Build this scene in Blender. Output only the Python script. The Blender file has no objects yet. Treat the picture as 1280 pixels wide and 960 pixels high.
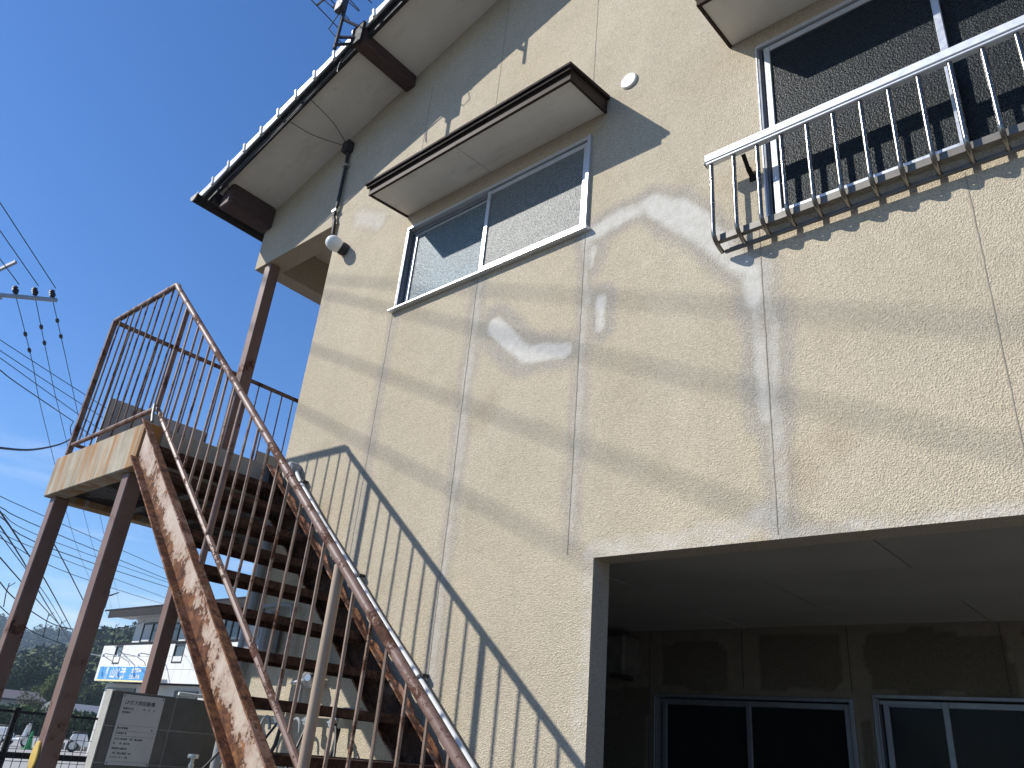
import bpy, bmesh, math, random
import numpy as np
from mathutils import Matrix, Vector, noise as mnoise

random.seed(7)
rng = np.random.default_rng(7)
scene = bpy.context.scene
COL = scene.collection

# ------------------------------------------------------------------ camera
cam_d = bpy.data.cameras.new("camera")
cam_d.sensor_width = 36.0
cam_d.lens = 965.0 / 1280.0 * 36.0
cam_d.clip_start = 0.05
cam_d.clip_end = 6000.0
cam = bpy.data.objects.new("camera", cam_d)
COL.objects.link(cam)
rt = Vector((0.75701, 0.64763, 0.08668))
dn = Vector((-0.22094, 0.37855, -0.89883))
fw = Vector((-0.61492, 0.66127, 0.42965))
M = Matrix((rt, -dn, -fw)).transposed().to_4x4()
M.translation = Vector((0.0, -3.1, 1.6))
cam.matrix_world = M
scene.camera = cam

# ------------------------------------------------------------------ light
SUN = Vector((1.02, 1.0, -1.11)).normalized()          # the way the sunlight travels
elev = math.asin(-SUN.z)
world = bpy.data.worlds.new("World")
scene.world = world
world.use_nodes = True
wn, wl = world.node_tree.nodes, world.node_tree.links
wn.clear()
sky = wn.new("ShaderNodeTexSky")
sky.sky_type = 'NISHITA'
sky.sun_disc = False
sky.sun_elevation = elev
sky.sun_rotation = math.atan2(-SUN.x, -SUN.y)
sky.altitude = 50
sky.air_density = 1.0
sky.dust_density = 0.15
sky.ozone_density = 5.0
tc = wn.new("ShaderNodeTexCoord")
mp = wn.new("ShaderNodeMapping"); mp.inputs['Scale'].default_value = (2.2, 2.2, 17.0)
mp.inputs['Rotation'].default_value = (0.0, 0.0, 0.4)
cn = wn.new("ShaderNodeTexNoise"); cn.inputs['Scale'].default_value = 1.6; cn.inputs['Detail'].default_value = 7.0
cn.inputs['Roughness'].default_value = 0.55
cr = wn.new("ShaderNodeMapRange"); cr.inputs['From Min'].default_value = 0.52; cr.inputs['From Max'].default_value = 0.78
sx = wn.new("ShaderNodeSeparateXYZ")
er = wn.new("ShaderNodeMapRange"); er.inputs['From Min'].default_value = 0.34; er.inputs['From Max'].default_value = 0.16
mul = wn.new("ShaderNodeMath"); mul.operation = 'MULTIPLY'
mul2 = wn.new("ShaderNodeMath"); mul2.operation = 'MULTIPLY'; mul2.inputs[1].default_value = 0.55
cmix = wn.new("ShaderNodeMix"); cmix.data_type = 'RGBA'
cmix.inputs['B'].default_value = (7.0, 7.4, 8.0, 1)
bg = wn.new("ShaderNodeBackground"); bg.inputs['Strength'].default_value = 0.120
wo = wn.new("ShaderNodeOutputWorld")
wl.new(tc.outputs['Generated'], mp.inputs['Vector']); wl.new(mp.outputs['Vector'], cn.inputs['Vector'])
wl.new(cn.outputs['Fac'], cr.inputs['Value']); wl.new(tc.outputs['Generated'], sx.inputs['Vector'])
wl.new(sx.outputs['Z'], er.inputs['Value'])
wl.new(cr.outputs['Result'], mul.inputs[0]); wl.new(er.outputs['Result'], mul.inputs[1])
wl.new(mul.outputs[0], mul2.inputs[0]); wl.new(mul2.outputs[0], cmix.inputs['Factor'])
hs = wn.new('ShaderNodeHueSaturation'); hs.inputs['Saturation'].default_value = 1.2; hs.inputs['Hue'].default_value = 0.507; wl.new(sky.outputs['Color'], hs.inputs['Color']); wl.new(hs.outputs['Color'], cmix.inputs['A']); wl.new(cmix.outputs['Result'], bg.inputs['Color'])
wl.new(bg.outputs['Background'], wo.inputs['Surface'])

sun_d = bpy.data.lights.new("sun", 'SUN')
sun_d.energy = 5.0
sun_d.angle = math.radians(0.5)
sun_d.color = (1.0, 0.96, 0.90)
sun_o = bpy.data.objects.new("sun", sun_d)
COL.objects.link(sun_o)
sun_o.rotation_euler = SUN.to_track_quat('-Z', 'Y').to_euler()
sun_o.location = (-20, -20, 30)

scene.view_settings.view_transform = 'Standard'
scene.view_settings.look = 'None'
scene.view_settings.exposure = 0.40
scene.view_settings.gamma = 1.0
scene.view_settings.use_curve_mapping = False

# ------------------------------------------------------------------ mesh helpers
class MB:
    def __init__(s): s.v = []; s.f = []
    def add(s, vs, fs):
        b = len(s.v); s.v += [tuple(map(float, p)) for p in vs]; s.f += [tuple(b + i for i in f) for f in fs]; return s
    def box(s, x0, x1, y0, y1, z0, z1):
        return s.add([(x0,y0,z0),(x1,y0,z0),(x1,y1,z0),(x0,y1,z0),(x0,y0,z1),(x1,y0,z1),(x1,y1,z1),(x0,y1,z1)],
                     [(0,3,2,1),(4,5,6,7),(0,1,5,4),(1,2,6,5),(2,3,7,6),(3,0,4,7)])
    def hexa(s, p):      # eight corners, order as in box
        return s.add(p, [(0,3,2,1),(4,5,6,7),(0,1,5,4),(1,2,6,5),(2,3,7,6),(3,0,4,7)])
    def prism(s, poly, axis, a, b):   # polygon in the two other axes, extruded from a to b along axis
        n = len(poly)
        def P(u, w, t):
            return {'x': (t, u, w), 'y': (u, t, w), 'z': (u, w, t)}[axis]
        vs = [P(u, w, a) for u, w in poly] + [P(u, w, b) for u, w in poly]
        fs = [tuple(range(n)), tuple(range(2*n-1, n-1, -1))] + [(i, i+n, (i+1) % n + n, (i+1) % n) for i in range(n)]
        return s.add(vs, fs)
    def tube(s, pts, r, n=8, cap=True):
        pts = [Vector(p) for p in pts]
        rr = r if isinstance(r, (list, tuple)) else [r] * len(pts)
        rings = []
        up = None
        for i, p in enumerate(pts):
            d = (pts[min(i+1, len(pts)-1)] - pts[max(i-1, 0)]).normalized()
            if up is None:
                up = Vector((0,0,1)) if abs(d.z) < 0.9 else Vector((1,0,0))
            a = d.cross(up).normalized(); b = a.cross(d).normalized(); up = b
            rings.append([p + (a * math.cos(t) + b * math.sin(t)) * rr[i] for t in [2*math.pi*k/n for k in range(n)]])
        vs = [q for R_ in rings for q in R_]
        fs = []
        for i in range(len(pts) - 1):
            for k in range(n):
                fs.append((i*n+k, i*n+(k+1) % n, (i+1)*n+(k+1) % n, (i+1)*n+k))
        if cap:
            fs.append(tuple(range(n-1, -1, -1))); fs.append(tuple((len(pts)-1)*n + k for k in range(n)))
        return s.add(vs, fs)
    def lathe(s, prof, c, axis=(0,0,1), n=16):     # prof: (radius, height) list along axis from c
        ax = Vector(axis).normalized(); u = ax.orthogonal().normalized(); w = ax.cross(u)
        c = Vector(c); vs = []; fs = []
        for r, h in prof:
            for k in range(n):
                t = 2*math.pi*k/n
                vs.append(c + ax*h + (u*math.cos(t) + w*math.sin(t))*max(r, 1e-4))
        for i in range(len(prof)-1):
            for k in range(n):
                fs.append((i*n+k, i*n+(k+1) % n, (i+1)*n+(k+1) % n, (i+1)*n+k))
        fs.append(tuple(range(n-1, -1, -1))); fs.append(tuple((len(prof)-1)*n+k for k in range(n)))
        return s.add(vs, fs)
    def bar(s, p, q, w, h, up=(0,0,1)):            # rectangular bar from p to q
        p, q = Vector(p), Vector(q); d = (q-p).normalized(); up = Vector(up)
        a = d.cross(up).normalized()*w/2; b = a.cross(d).normalized()*h/2
        vs = [p-a-b, p+a-b, p+a+b, p-a+b, q-a-b, q+a-b, q+a+b, q-a+b]
        return s.add(vs, [(0,3,2,1),(4,5,6,7),(0,1,5,4),(1,2,6,5),(2,3,7,6),(3,0,4,7)])
    def mesh(s, name, mat, origin=(0,0,0), smooth=False, bevel=0):
        me = bpy.data.meshes.new(name)
        o = origin
        me.from_pydata([(x-o[0], y-o[1], z-o[2]) for x, y, z in s.v], [], s.f)
        if bevel or True:
            bm = bmesh.new(); bm.from_mesh(me)
            bmesh.ops.recalc_face_normals(bm, faces=bm.faces)
            if bevel:
                bmesh.ops.bevel(bm, geom=list(bm.edges), offset=bevel, segments=1, affect='EDGES', clamp_overlap=True)
            bm.to_mesh(me); bm.free()
        if smooth:
            me.polygons.foreach_set('use_smooth', [True]*len(me.polygons))
            try: me.set_sharp_from_angle(angle=math.radians(40))
            except Exception: pass
        me.materials.append(mat)
        me.update()
        return me

def worldloc(o):
    v = Vector((0,0,0))
    while o is not None:
        v += o.location; o = o.parent
    return v
def link(name, data, parent=None, loc=None):
    o = bpy.data.objects.new(name, data); COL.objects.link(o)
    if parent is not None: o.parent = parent
    if loc is not None:
        o.location = Vector(loc) - (worldloc(parent) if parent is not None else Vector((0,0,0)))
    return o
def build(name, mb, mat, parent=None, smooth=False, bevel=0, origin=None):
    """mb holds world coordinates; the object's origin goes to `origin` (default: the parent's place)."""
    org = Vector(origin) if origin is not None else (worldloc(parent) if parent is not None else Vector((0,0,0)))
    me = mb.mesh(name, mat, org, smooth, bevel)
    return link(name, me, parent, org)
def place(name, me, parent, loc, rot=None):
    o = link(name, me, parent, loc)
    if rot: o.rotation_euler = rot
    return o
def tag(o, label=None, cat=None, group=None, kind=None):
    if label: o['label'] = label
    if cat: o['category'] = cat
    if group: o['group'] = group
    if kind: o['kind'] = kind
    return o
def thing(name, loc, label, cat, group=None):
    o = link(name, None, None, loc); o.empty_display_size = 0.2
    return tag(o, label, cat, group)

# ------------------------------------------------------------------ material helpers
class NT:
    def __init__(s, name):
        s.m = bpy.data.materials.new(name); s.m.use_nodes = True
        s.t = s.m.node_tree; s.n = s.t.nodes; s.l = s.t.links
        s.b = s.n['Principled BSDF']; s.out = s.n['Material Output']
        s._co = None
    def co(s, rand=True):
        if s._co is None:
            t = s.n.new('ShaderNodeTexCoord'); o = t.outputs['Object']
            if rand:
                oi = s.n.new('ShaderNodeObjectInfo'); m = s.n.new('ShaderNodeMath'); m.operation = 'MULTIPLY'; m.inputs[1].default_value = 37.0
                a = s.n.new('ShaderNodeVectorMath'); a.operation = 'ADD'
                s.l.new(oi.outputs['Random'], m.inputs[0]); s.l.new(o, a.inputs[0]); s.l.new(m.outputs[0], a.inputs[1]); o = a.outputs[0]
            s._co = o
        return s._co
    def noise(s, scale, detail=4, rough=0.55, stretch=None, dist=0.0, vec=None):
        v = vec or s.co()
        if stretch:
            mp_ = s.n.new('ShaderNodeMapping'); mp_.inputs['Scale'].default_value = stretch; s.l.new(v, mp_.inputs['Vector']); v = mp_.outputs[0]
        t = s.n.new('ShaderNodeTexNoise'); t.inputs['Scale'].default_value = scale; t.inputs['Detail'].default_value = detail
        t.inputs['Roughness'].default_value = rough; t.inputs['Distortion'].default_value = dist
        s.l.new(v, t.inputs['Vector']); return t.outputs['Fac']
    def voro(s, scale, vec=None):
        t = s.n.new('ShaderNodeTexVoronoi'); t.inputs['Scale'].default_value = scale
        s.l.new(vec or s.co(), t.inputs['Vector']); return t.outputs['Distance']
    def rng(s, f, a, b, c=0.0, d=1.0):
        t = s.n.new('ShaderNodeMapRange'); t.inputs['From Min'].default_value = a; t.inputs['From Max'].default_value = b
        t.inputs['To Min'].default_value = c; t.inputs['To Max'].default_value = d; s.l.new(f, t.inputs['Value']); return t.outputs['Result']
    def math(s, op, a, b):
        t = s.n.new('ShaderNodeMath'); t.operation = op
        for i, x in enumerate((a, b)):
            if isinstance(x, (int, float)): t.inputs[i].default_value = x
            else: s.l.new(x, t.inputs[i])
        return t.outputs[0]
    def mix(s, f, a, b):
        t = s.n.new('ShaderNodeMix'); t.data_type = 'RGBA'
        for k, x in (('Factor', f), ('A', a), ('B', b)):
            if isinstance(x, (int, float)): t.inputs[k].default_value = x
            elif isinstance(x, tuple): t.inputs[k].default_value = (*x, 1)
            else: s.l.new(x, t.inputs[k])
        return t.outputs['Result']
    def attr(s, name):
        t = s.n.new('ShaderNodeAttribute'); t.attribute_name = name; return t.outputs['Fac']
    def color(s, c):
        if isinstance(c, tuple): s.b.inputs['Base Color'].default_value = (*c, 1)
        else: s.l.new(c, s.b.inputs['Base Color'])
    def rough(s, r):
        if isinstance(r, (int, float)): s.b.inputs['Roughness'].default_value = r
        else: s.l.new(r, s.b.inputs['Roughness'])
    def bump(s, h, strength=0.5, dist=0.005):
        t = s.n.new('ShaderNodeBump'); t.inputs['Strength'].default_value = strength; t.inputs['Distance'].default_value = dist
        s.l.new(h, t.inputs['Height']); s.l.new(t.outputs[0], s.b.inputs['Normal']); return t

def plain(name, c, rough=0.6, metal=0.0, var=0.15, scale=12.0, bump=0.0, spec=None):
    k = NT(name)
    dark = tuple(x*(1-var) for x in c); lite = tuple(min(1, x*(1+var)) for x in c)
    k.color(k.mix(k.rng(k.noise(scale, 5), 0.3, 0.7), dark, lite))
    k.rough(k.rng(k.noise(scale*2.3, 3), 0.3, 0.7, max(0.02, rough-0.08), min(1, rough+0.08)))
    k.b.inputs['Metallic'].default_value = metal
    if spec is not None: k.b.inputs['Specular IOR Level'].default_value = spec
    if bump: k.bump(k.noise(scale*6, 4), bump, 0.004)
    return k.m

def rusty(name, paint, amount, scale=7.0, paint2=None, r_dark=(0.045, 0.016, 0.009), r_mid=(0.15, 0.055, 0.024), r_lite=(0.30, 0.135, 0.055), stretch=None, edge=None, relief=0.7):
    """old paint flaking off over rust; amount = share of bare rust"""
    k = NT(name)
    big = k.noise(scale*0.42, 5, 0.6, stretch); med = k.noise(scale, 6, 0.65, stretch); fin = k.noise(scale*7, 4, 0.6)
    f = k.math('ADD', k.math('MULTIPLY', big, 0.5), k.math('ADD', k.math('MULTIPLY', med, 0.28), k.math('MULTIPLY', fin, 0.22)))
    if edge:      # rust gathers along the lower edge of a member lying on the slope z = c - slope*x
        tcx = k.n.new('ShaderNodeTexCoord'); sxx = k.n.new('ShaderNodeSeparateXYZ'); k.l.new(tcx.outputs['Object'], sxx.inputs[0])
        u_ = k.math('ADD', sxx.outputs['Z'], k.math('MULTIPLY', sxx.outputs['X'], edge[2]))
        lo = k.rng(u_, edge[0], edge[0]+0.45*(edge[1]-edge[0]), 0.085, -0.022); hi = k.rng(u_, edge[1]-0.2*(edge[1]-edge[0]), edge[1], 0.0, 0.05)
        f = k.math('ADD', f, k.math('ADD', lo, hi))
    t = 0.5 + (0.5-amount)*0.36
    mask = k.rng(f, t-0.012, t+0.012)
    halo = k.rng(f, t-0.075, t+0.01)
    rust = k.mix(k.rng(k.noise(scale*3.1, 5, 0.65), 0.36, 0.64), r_dark, k.mix(k.rng(k.noise(scale*1.3, 4), 0.35, 0.7), r_mid, r_lite))
    p = k.mix(k.rng(k.noise(scale*0.8, 5), 0.3, 0.7), paint, paint2 or tuple(x*0.82 for x in paint))
    p = k.mix(k.math('MULTIPLY', halo, 0.62), p, k.mix(k.rng(k.noise(scale*2, 4), 0.35, 0.65), r_lite, r_mid))
    k.color(k.mix(mask, p, rust))
    k.rough(k.rng(mask, 0, 1, 0.5, 0.9))
    h = k.math('ADD', k.math('MULTIPLY', mask, -0.6), k.math('MULTIPLY', k.math('MULTIPLY', mask, k.noise(scale*9, 5, 0.7)), 1.2))
    k.bump(h, relief, 0.004)
    k.b.inputs['Specular IOR Level'].default_value = 0.3
    return k.m

# ---- stucco
def stucco(name, c1, c2, patchy=True, p1=(0.54, 0.52, 0.465), p2=(0.63, 0.61, 0.555)):
    k = NT(name)
    co = k.co(rand=False)
    g1 = k.noise(250, 3, 0.65); g2 = k.voro(150)
    vt = k.n.new('ShaderNodeTexVoronoi'); vt.inputs['Scale'].default_value = 140; k.l.new(co, vt.inputs['Vector'])
    sp_ = k.n.new('ShaderNodeSeparateColor'); k.l.new(vt.outputs['Color'], sp_.inputs['Color'])
    grain = k.math('ADD', k.math('MULTIPLY', g1, 0.45), k.math('MULTIPLY', g2, 0.9))
    mott = k.rng(k.noise(1.7, 6, 0.6, (1.0, 1.0, 0.8)), 0.3, 0.72)
    c = k.mix(mott, c1, c2)
    blot = k.rng(k.noise(5.5, 5, 0.6), 0.5, 0.8, 0, 0.4)
    c = k.mix(blot, c, tuple(x*0.80 for x in c1))
    warm = k.rng(k.noise(0.9, 4, 0.5), 0.45, 0.75, 0, 0.35)
    c = k.mix(warm, c, (c2[0]*1.02, c2[1]*0.93, c2[2]*0.78))
    spk = k.math('MULTIPLY', k.rng(g1, 0.34, 0.56, 0.78, 1.05), k.rng(sp_.outputs[0], 0, 1, 0.82, 1.09))
    b_dist = 0.0034
    if patchy:
        edge = k.math('MULTIPLY', k.math('SUBTRACT', k.noise(12, 6, 0.68), 0.5), 0.95)
        pa = k.math('ADD', k.attr('patch'), edge)
        halo = k.math('ADD', k.attr('halo'), k.math('MULTIPLY', k.math('SUBTRACT', k.noise(15, 4, 0.6), 0.5), 0.5))
        st = k.math('ADD', k.attr('stain'), k.math('MULTIPLY', k.math('SUBTRACT', k.noise(12, 4, 0.6), 0.5), 0.6))
        c = k.mix(k.rng(halo, 0.15, 0.85, 0, 0.62), c, (0.335, 0.318, 0.285))
        c = k.mix(k.rng(st, 0.35, 0.95, 0, 0.34), c, (0.33, 0.255, 0.165))
        pm = k.rng(pa, 0.26, 0.90, 0, 0.84)
        c = k.mix(pm, c, k.mix(k.rng(k.noise(18, 4), 0.35, 0.65), p1, p2))
        hgt = k.math('MULTIPLY', grain, k.rng(pm, 0, 1, 1.0, 0.38))
    else:
        hgt = grain
    if patchy:
        w_ = k.math('MULTIPLY', pm, 0.75)
        spk = k.math('ADD', k.math('MULTIPLY', spk, k.math('SUBTRACT', 1.0, w_)), k.math('MULTIPLY', w_, 0.97))
    m = k.n.new('ShaderNodeVectorMath'); m.operation = 'SCALE'
    k.l.new(c, m.inputs[0]); k.l.new(spk, m.inputs['Scale'])
    k.color(m.outputs[0])
    k.rough(0.93); k.b.inputs['Specular IOR Level'].default_value = 0.15
    k.bump(hgt, 1.0, b_dist)
    return k.m

MAT = {}
MAT['stucco'] = stucco('stucco_beige', (0.475, 0.41, 0.30), (0.56, 0.49, 0.37))
MAT['stucco_plain'] = stucco('stucco_side', (0.44, 0.38, 0.29), (0.52, 0.45, 0.35), False)
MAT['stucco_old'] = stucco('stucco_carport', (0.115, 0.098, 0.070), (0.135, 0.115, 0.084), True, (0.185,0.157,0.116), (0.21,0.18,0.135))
MAT['caulk'] = plain('caulk_sealant', (0.30, 0.265, 0.21), 0.9)
def soffit_mat():
    k = NT('soffit_board_paint')
    c = k.mix(k.rng(k.noise(2.2, 6, 0.6), 0.3, 0.7), (0.63, 0.60, 0.535), (0.74, 0.71, 0.64))
    c = k.mix(k.rng(k.noise(3.2, 7, 0.7, (0.5, 1.6, 1)), 0.54, 0.74, 0, 0.5), c, (0.36, 0.335, 0.28))
    c = k.mix(k.rng(k.noise(17, 5, 0.7), 0.66, 0.74, 0, 0.6), c, (0.25, 0.23, 0.19))
    k.color(c); k.rough(0.85); k.bump(k.noise(30, 4), 0.12, 0.004); return k.m
MAT['soffit'] = soffit_mat()
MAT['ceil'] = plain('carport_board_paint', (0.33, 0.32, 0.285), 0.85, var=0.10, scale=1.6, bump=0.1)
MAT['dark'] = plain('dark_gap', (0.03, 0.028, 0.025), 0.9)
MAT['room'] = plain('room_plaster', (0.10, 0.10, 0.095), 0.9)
MAT['tile'] = plain('glazed_roof_tile', (0.60, 0.61, 0.61), 0.28, var=0.12, scale=6)
MAT['tilefield'] = plain('roof_tile_field', (0.30, 0.31, 0.31), 0.45)
MAT['barge'] = plain('barge_board_dark', (0.022, 0.020, 0.019), 0.7, var=0.3, spec=0.2)
MAT['brownmetal'] = plain('dark_brown_sheet_metal', (0.026, 0.019, 0.016), 0.72, var=0.35, scale=8, spec=0.1)
MAT['brownpeel'] = rusty('peeling_brown_fascia', (0.050, 0.034, 0.026), 0.14, 8, (0.034, 0.024, 0.019), r_dark=(0.07,0.05,0.04), r_mid=(0.10,0.08,0.06), r_lite=(0.12,0.09,0.07), stretch=(1,4,6))
MAT['brownpeel'].node_tree.nodes['Principled BSDF'].inputs['Specular IOR Level'].default_value = 0.05
def timber():
    k = NT('weathered_purlin_timber')
    g = k.noise(10, 6, 0.6, (9, 0.8, 9)); s_ = k.noise(7, 5, 0.7, (12, 0.9, 12))
    c = k.mix(k.rng(g, 0.3, 0.7), (0.030, 0.014, 0.012), (0.085, 0.042, 0.032))
    k.color(k.mix(k.rng(s_, 0.66, 0.70), c, (0.27, 0.25, 0.23)))
    k.rough(0.75); k.bump(g, 0.5, 0.006); return k.m
MAT['timber'] = timber()
MAT['alu'] = plain('silver_aluminium', (0.62, 0.635, 0.65), 0.38, 0.55, 0.06, 20)
MAT['alu_dark'] = plain('grey_aluminium_track', (0.20, 0.215, 0.24), 0.45, 0.4, 0.1)
MAT['steel_rail'] = plain('stainless_bar', (0.22, 0.208, 0.19), 0.24, 0.97, 0.12, 18)
MAT['rail_white'] = plain('pale_aluminium_handrail', (0.70, 0.72, 0.74), 0.42, 0.35, 0.05, 14)
MAT['rail_under'] = plain('dull_aluminium_channel', (0.16, 0.148, 0.128), 0.5, 0.4, 0.15)
MAT['mirror'] = plain('polished_tray', (0.85, 0.86, 0.87), 0.22, 0.9, 0.04)
MAT['black'] = plain('black_rubber', (0.018, 0.018, 0.019), 0.55, var=0.2)
MAT['wire'] = plain('weathered_black_cable', (0.035, 0.036, 0.04), 0.6, var=0.2)
MAT['white'] = plain('white_plastic', (0.72, 0.72, 0.70), 0.45, var=0.05)
MAT['greyplastic'] = plain('grey_plastic', (0.30, 0.31, 0.31), 0.5, var=0.1)
MAT['globe'] = plain('opal_glass_globe', (0.80, 0.80, 0.77), 0.22, var=0.03, scale=3)
MAT['globe'].node_tree.nodes['Principled BSDF'].inputs['Subsurface Weight'].default_value = 0.25
MAT['globe'].node_tree.nodes['Principled BSDF'].inputs['Subsurface Radius'].default_value = (0.05, 0.05, 0.05)
MAT['stringer'] = rusty('rusty_cream_stringer', (0.52, 0.435, 0.35), 0.49, 6.5, (0.43, 0.33, 0.255), r_mid=(0.13, 0.046, 0.02), r_lite=(0.32, 0.145, 0.055), stretch=(1.0, 1.0, 0.6), edge=(2.254, 2.539, 0.8624), relief=0.4)
MAT['flange'] = rusty('rusty_stringer_flange', (0.30, 0.185, 0.14), 0.60, 8, (0.22, 0.13, 0.10))
MAT['tread'] = rusty('rusted_brown_tread', (0.075, 0.042, 0.031), 0.72, 10, (0.055, 0.031, 0.024), r_dark=(0.020,0.009,0.006), r_mid=(0.058,0.024,0.013), r_lite=(0.12,0.055,0.03))
MAT['rail'] = rusty('flaking_pink_brown_rail', (0.22, 0.145, 0.118), 0.40, 13, (0.165, 0.102, 0.08), r_mid=(0.085, 0.034, 0.019), r_lite=(0.16, 0.072, 0.04))
MAT['baluster'] = rusty('rusty_tan_baluster', (0.15, 0.095, 0.073), 0.42, 15, (0.115, 0.072, 0.055), r_mid=(0.08, 0.034, 0.019), r_lite=(0.15, 0.07, 0.037))
MAT['baluster_tan'] = rusty('worn_tan_baluster', (0.33, 0.235, 0.175), 0.34, 13, (0.27, 0.185, 0.135), r_mid=(0.11, 0.045, 0.025), r_lite=(0.22, 0.105, 0.055))
MAT['tanpost'] = rusty('tan_painted_post', (0.40, 0.31, 0.225), 0.12, 7, (0.34, 0.25, 0.18))
MAT['post'] = rusty('mauve_brown_post_paint', (0.20, 0.122, 0.096), 0.24, 6.5, (0.165, 0.098, 0.076), r_dark=(0.04,0.016,0.012), r_mid=(0.11,0.045,0.03), r_lite=(0.2,0.10,0.06))
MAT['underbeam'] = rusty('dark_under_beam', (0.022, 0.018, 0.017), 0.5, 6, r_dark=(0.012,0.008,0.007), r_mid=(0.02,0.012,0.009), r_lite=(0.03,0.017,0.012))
def slab_mat():
    k = NT('stained_concrete_slab')
    base = k.mix(k.rng(k.noise(3, 6, 0.6), 0.3, 0.7), (0.31, 0.275, 0.205), (0.43, 0.395, 0.305))
    stq = k.noise(3.4, 5, 0.6, (2.6, 2.6, 0.22)); stq2 = k.noise(7.5, 5, 0.65, (2.2, 2.2, 0.16))
    c = k.mix(k.rng(stq, 0.46, 0.60, 0, 0.95), base, (0.33, 0.155, 0.04))
    c = k.mix(k.rng(stq2, 0.46, 0.70, 0, 0.8), c, (0.20, 0.115, 0.05))
    gr = k.noise(4.5, 6, 0.65, (1, 1, 0.5))
    c = k.mix(k.rng(gr, 0.50, 0.72, 0, 0.6), c, (0.15, 0.125, 0.085))
    k.color(c); k.rough(0.9); k.bump(k.noise(55, 5), 0.35, 0.004); return k.m
MAT['slab'] = slab_mat()
def concrete(name, a, b, sc=3.0):
    k = NT(name)
    c = k.mix(k.rng(k.noise(sc, 7, 0.62), 0.3, 0.7), a, b)
    c = k.mix(k.rng(k.noise(sc*4, 5, 0.65, (1.6, 1.6, 0.4)), 0.56, 0.8, 0, 0.6), c, tuple(x*0.55 for x in a))
    sp = k.rng(k.noise(140, 3), 0.3, 0.55, 0.75, 1.0)
    m = k.n.new('ShaderNodeVectorMath'); m.operation = 'SCALE'; k.l.new(c, m.inputs[0]); k.l.new(sp, m.inputs['Scale']); k.color(m.outputs[0])
    k.rough(0.92); k.bump(k.noise(90, 5, 0.65), 0.5, 0.004); return k.m
MAT['concrete'] = concrete('grey_concrete', (0.24, 0.235, 0.21), (0.33, 0.32, 0.29))
MAT['sunlittone'] = concrete('block_end_sunlit_tone', (0.36, 0.35, 0.31), (0.46, 0.45, 0.40), 6)  # paler than the blocks: sunlight on the wall end put into the colour
MAT['block'] = concrete('concrete_block', (0.125, 0.119, 0.102), (0.175, 0.167, 0.145), 5)  # toned dark to carry the shade on the wall's long face
MAT['greypanel'] = plain('pale_grey_screen_panel', (0.42, 0.42, 0.41), 0.6, var=0.06, scale=2)
MAT['asphalt'] = concrete('yard_concrete_and_asphalt', (0.10, 0.097, 0.092), (0.155, 0.15, 0.14), 0.6)
MAT['plate'] = plain('off_white_enamel_plate', (0.54, 0.535, 0.515), 0.45, var=0.05, scale=9)
MAT['ink'] = plain('black_ink', (0.03, 0.03, 0.03), 0.6)
MAT['chrome'] = plain('galvanised_fitting', (0.55, 0.55, 0.54), 0.3, 0.85, 0.15)
MAT['cylinder'] = plain('grey_gas_cylinder', (0.36, 0.365, 0.36), 0.5, var=0.12)
MAT['acgrey'] = plain('dirty_grey_casing', (0.11, 0.105, 0.09), 0.6, var=0.3)
MAT['galvdull'] = plain('dull_galvanised', (0.22, 0.22, 0.21), 0.6, 0.3)
MAT['yellow'] = plain('yellow_reflector', (0.62, 0.42, 0.09), 0.35, var=0.12)
MAT['curtain'] = plain('pale_curtain', (0.36, 0.41, 0.43), 0.9, var=0.06, scale=4)
MAT['bluecurtain'] = plain('navy_blind', (0.010, 0.025, 0.085), 0.9, var=0.1, scale=3)

def pattern_glass(name, base, speck, trans, tint, rough, sc):
    k = NT(name)
    k.co(rand=False)
    v = k.voro(sc); nz = k.noise(sc*1.7, 3, 0.6)
    k.color(k.mix(k.rng(nz, 0.42, 0.68), base, speck)); k.rough(rough)
    k.b.inputs['Specular IOR Level'].default_value = 0.35
    k.bump(k.math('ADD', v, nz), 0.55, 0.004)
    tr = k.n.new('ShaderNodeBsdfTransparent'); tr.inputs['Color'].default_value = (*tint, 1)
    mx = k.n.new('ShaderNodeMixShader'); mx.inputs['Fac'].default_value = trans
    k.l.new(k.b.outputs[0], mx.inputs[1]); k.l.new(tr.outputs[0], mx.inputs[2]); k.l.new(mx.outputs[0], k.out.inputs['Surface'])
    return k.m
MAT['frost'] = pattern_glass('frosted_pattern_glass', (0.15, 0.18, 0.18), (0.42, 0.47, 0.46), 0.50, (0.66, 0.84, 0.95), 0.42, 75)
MAT['frost2'] = pattern_glass('frosted_pattern_glass_behind_screen', (0.17, 0.18, 0.165), (0.42, 0.435, 0.405), 0.40, (0.55, 0.57, 0.55), 0.42, 75)
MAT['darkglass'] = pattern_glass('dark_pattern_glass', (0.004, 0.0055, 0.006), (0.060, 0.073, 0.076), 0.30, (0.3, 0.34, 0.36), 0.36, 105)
MAT['darkglass'].node_tree.nodes['Principled BSDF'].inputs['Specular IOR Level'].default_value = 0.2
MAT['clearglass'] = pattern_glass('dark_clear_glass', (0.012, 0.014, 0.016), (0.012, 0.014, 0.016), 0.5, (0.5, 0.55, 0.6), 0.12, 4)
MAT['clearglass'].node_tree.nodes['Principled BSDF'].inputs['Specular IOR Level'].default_value = 0.12

# ------------------------------------------------------------------ setting: ground
g = MB()
g.add([(-900,-900,0),(900,-900,0),(900,900,0),(-900,900,0)], [(0,1,2,3)])
gr_o = build('ground', g, MAT['asphalt']); gr_o['kind'] = 'structure'

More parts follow.
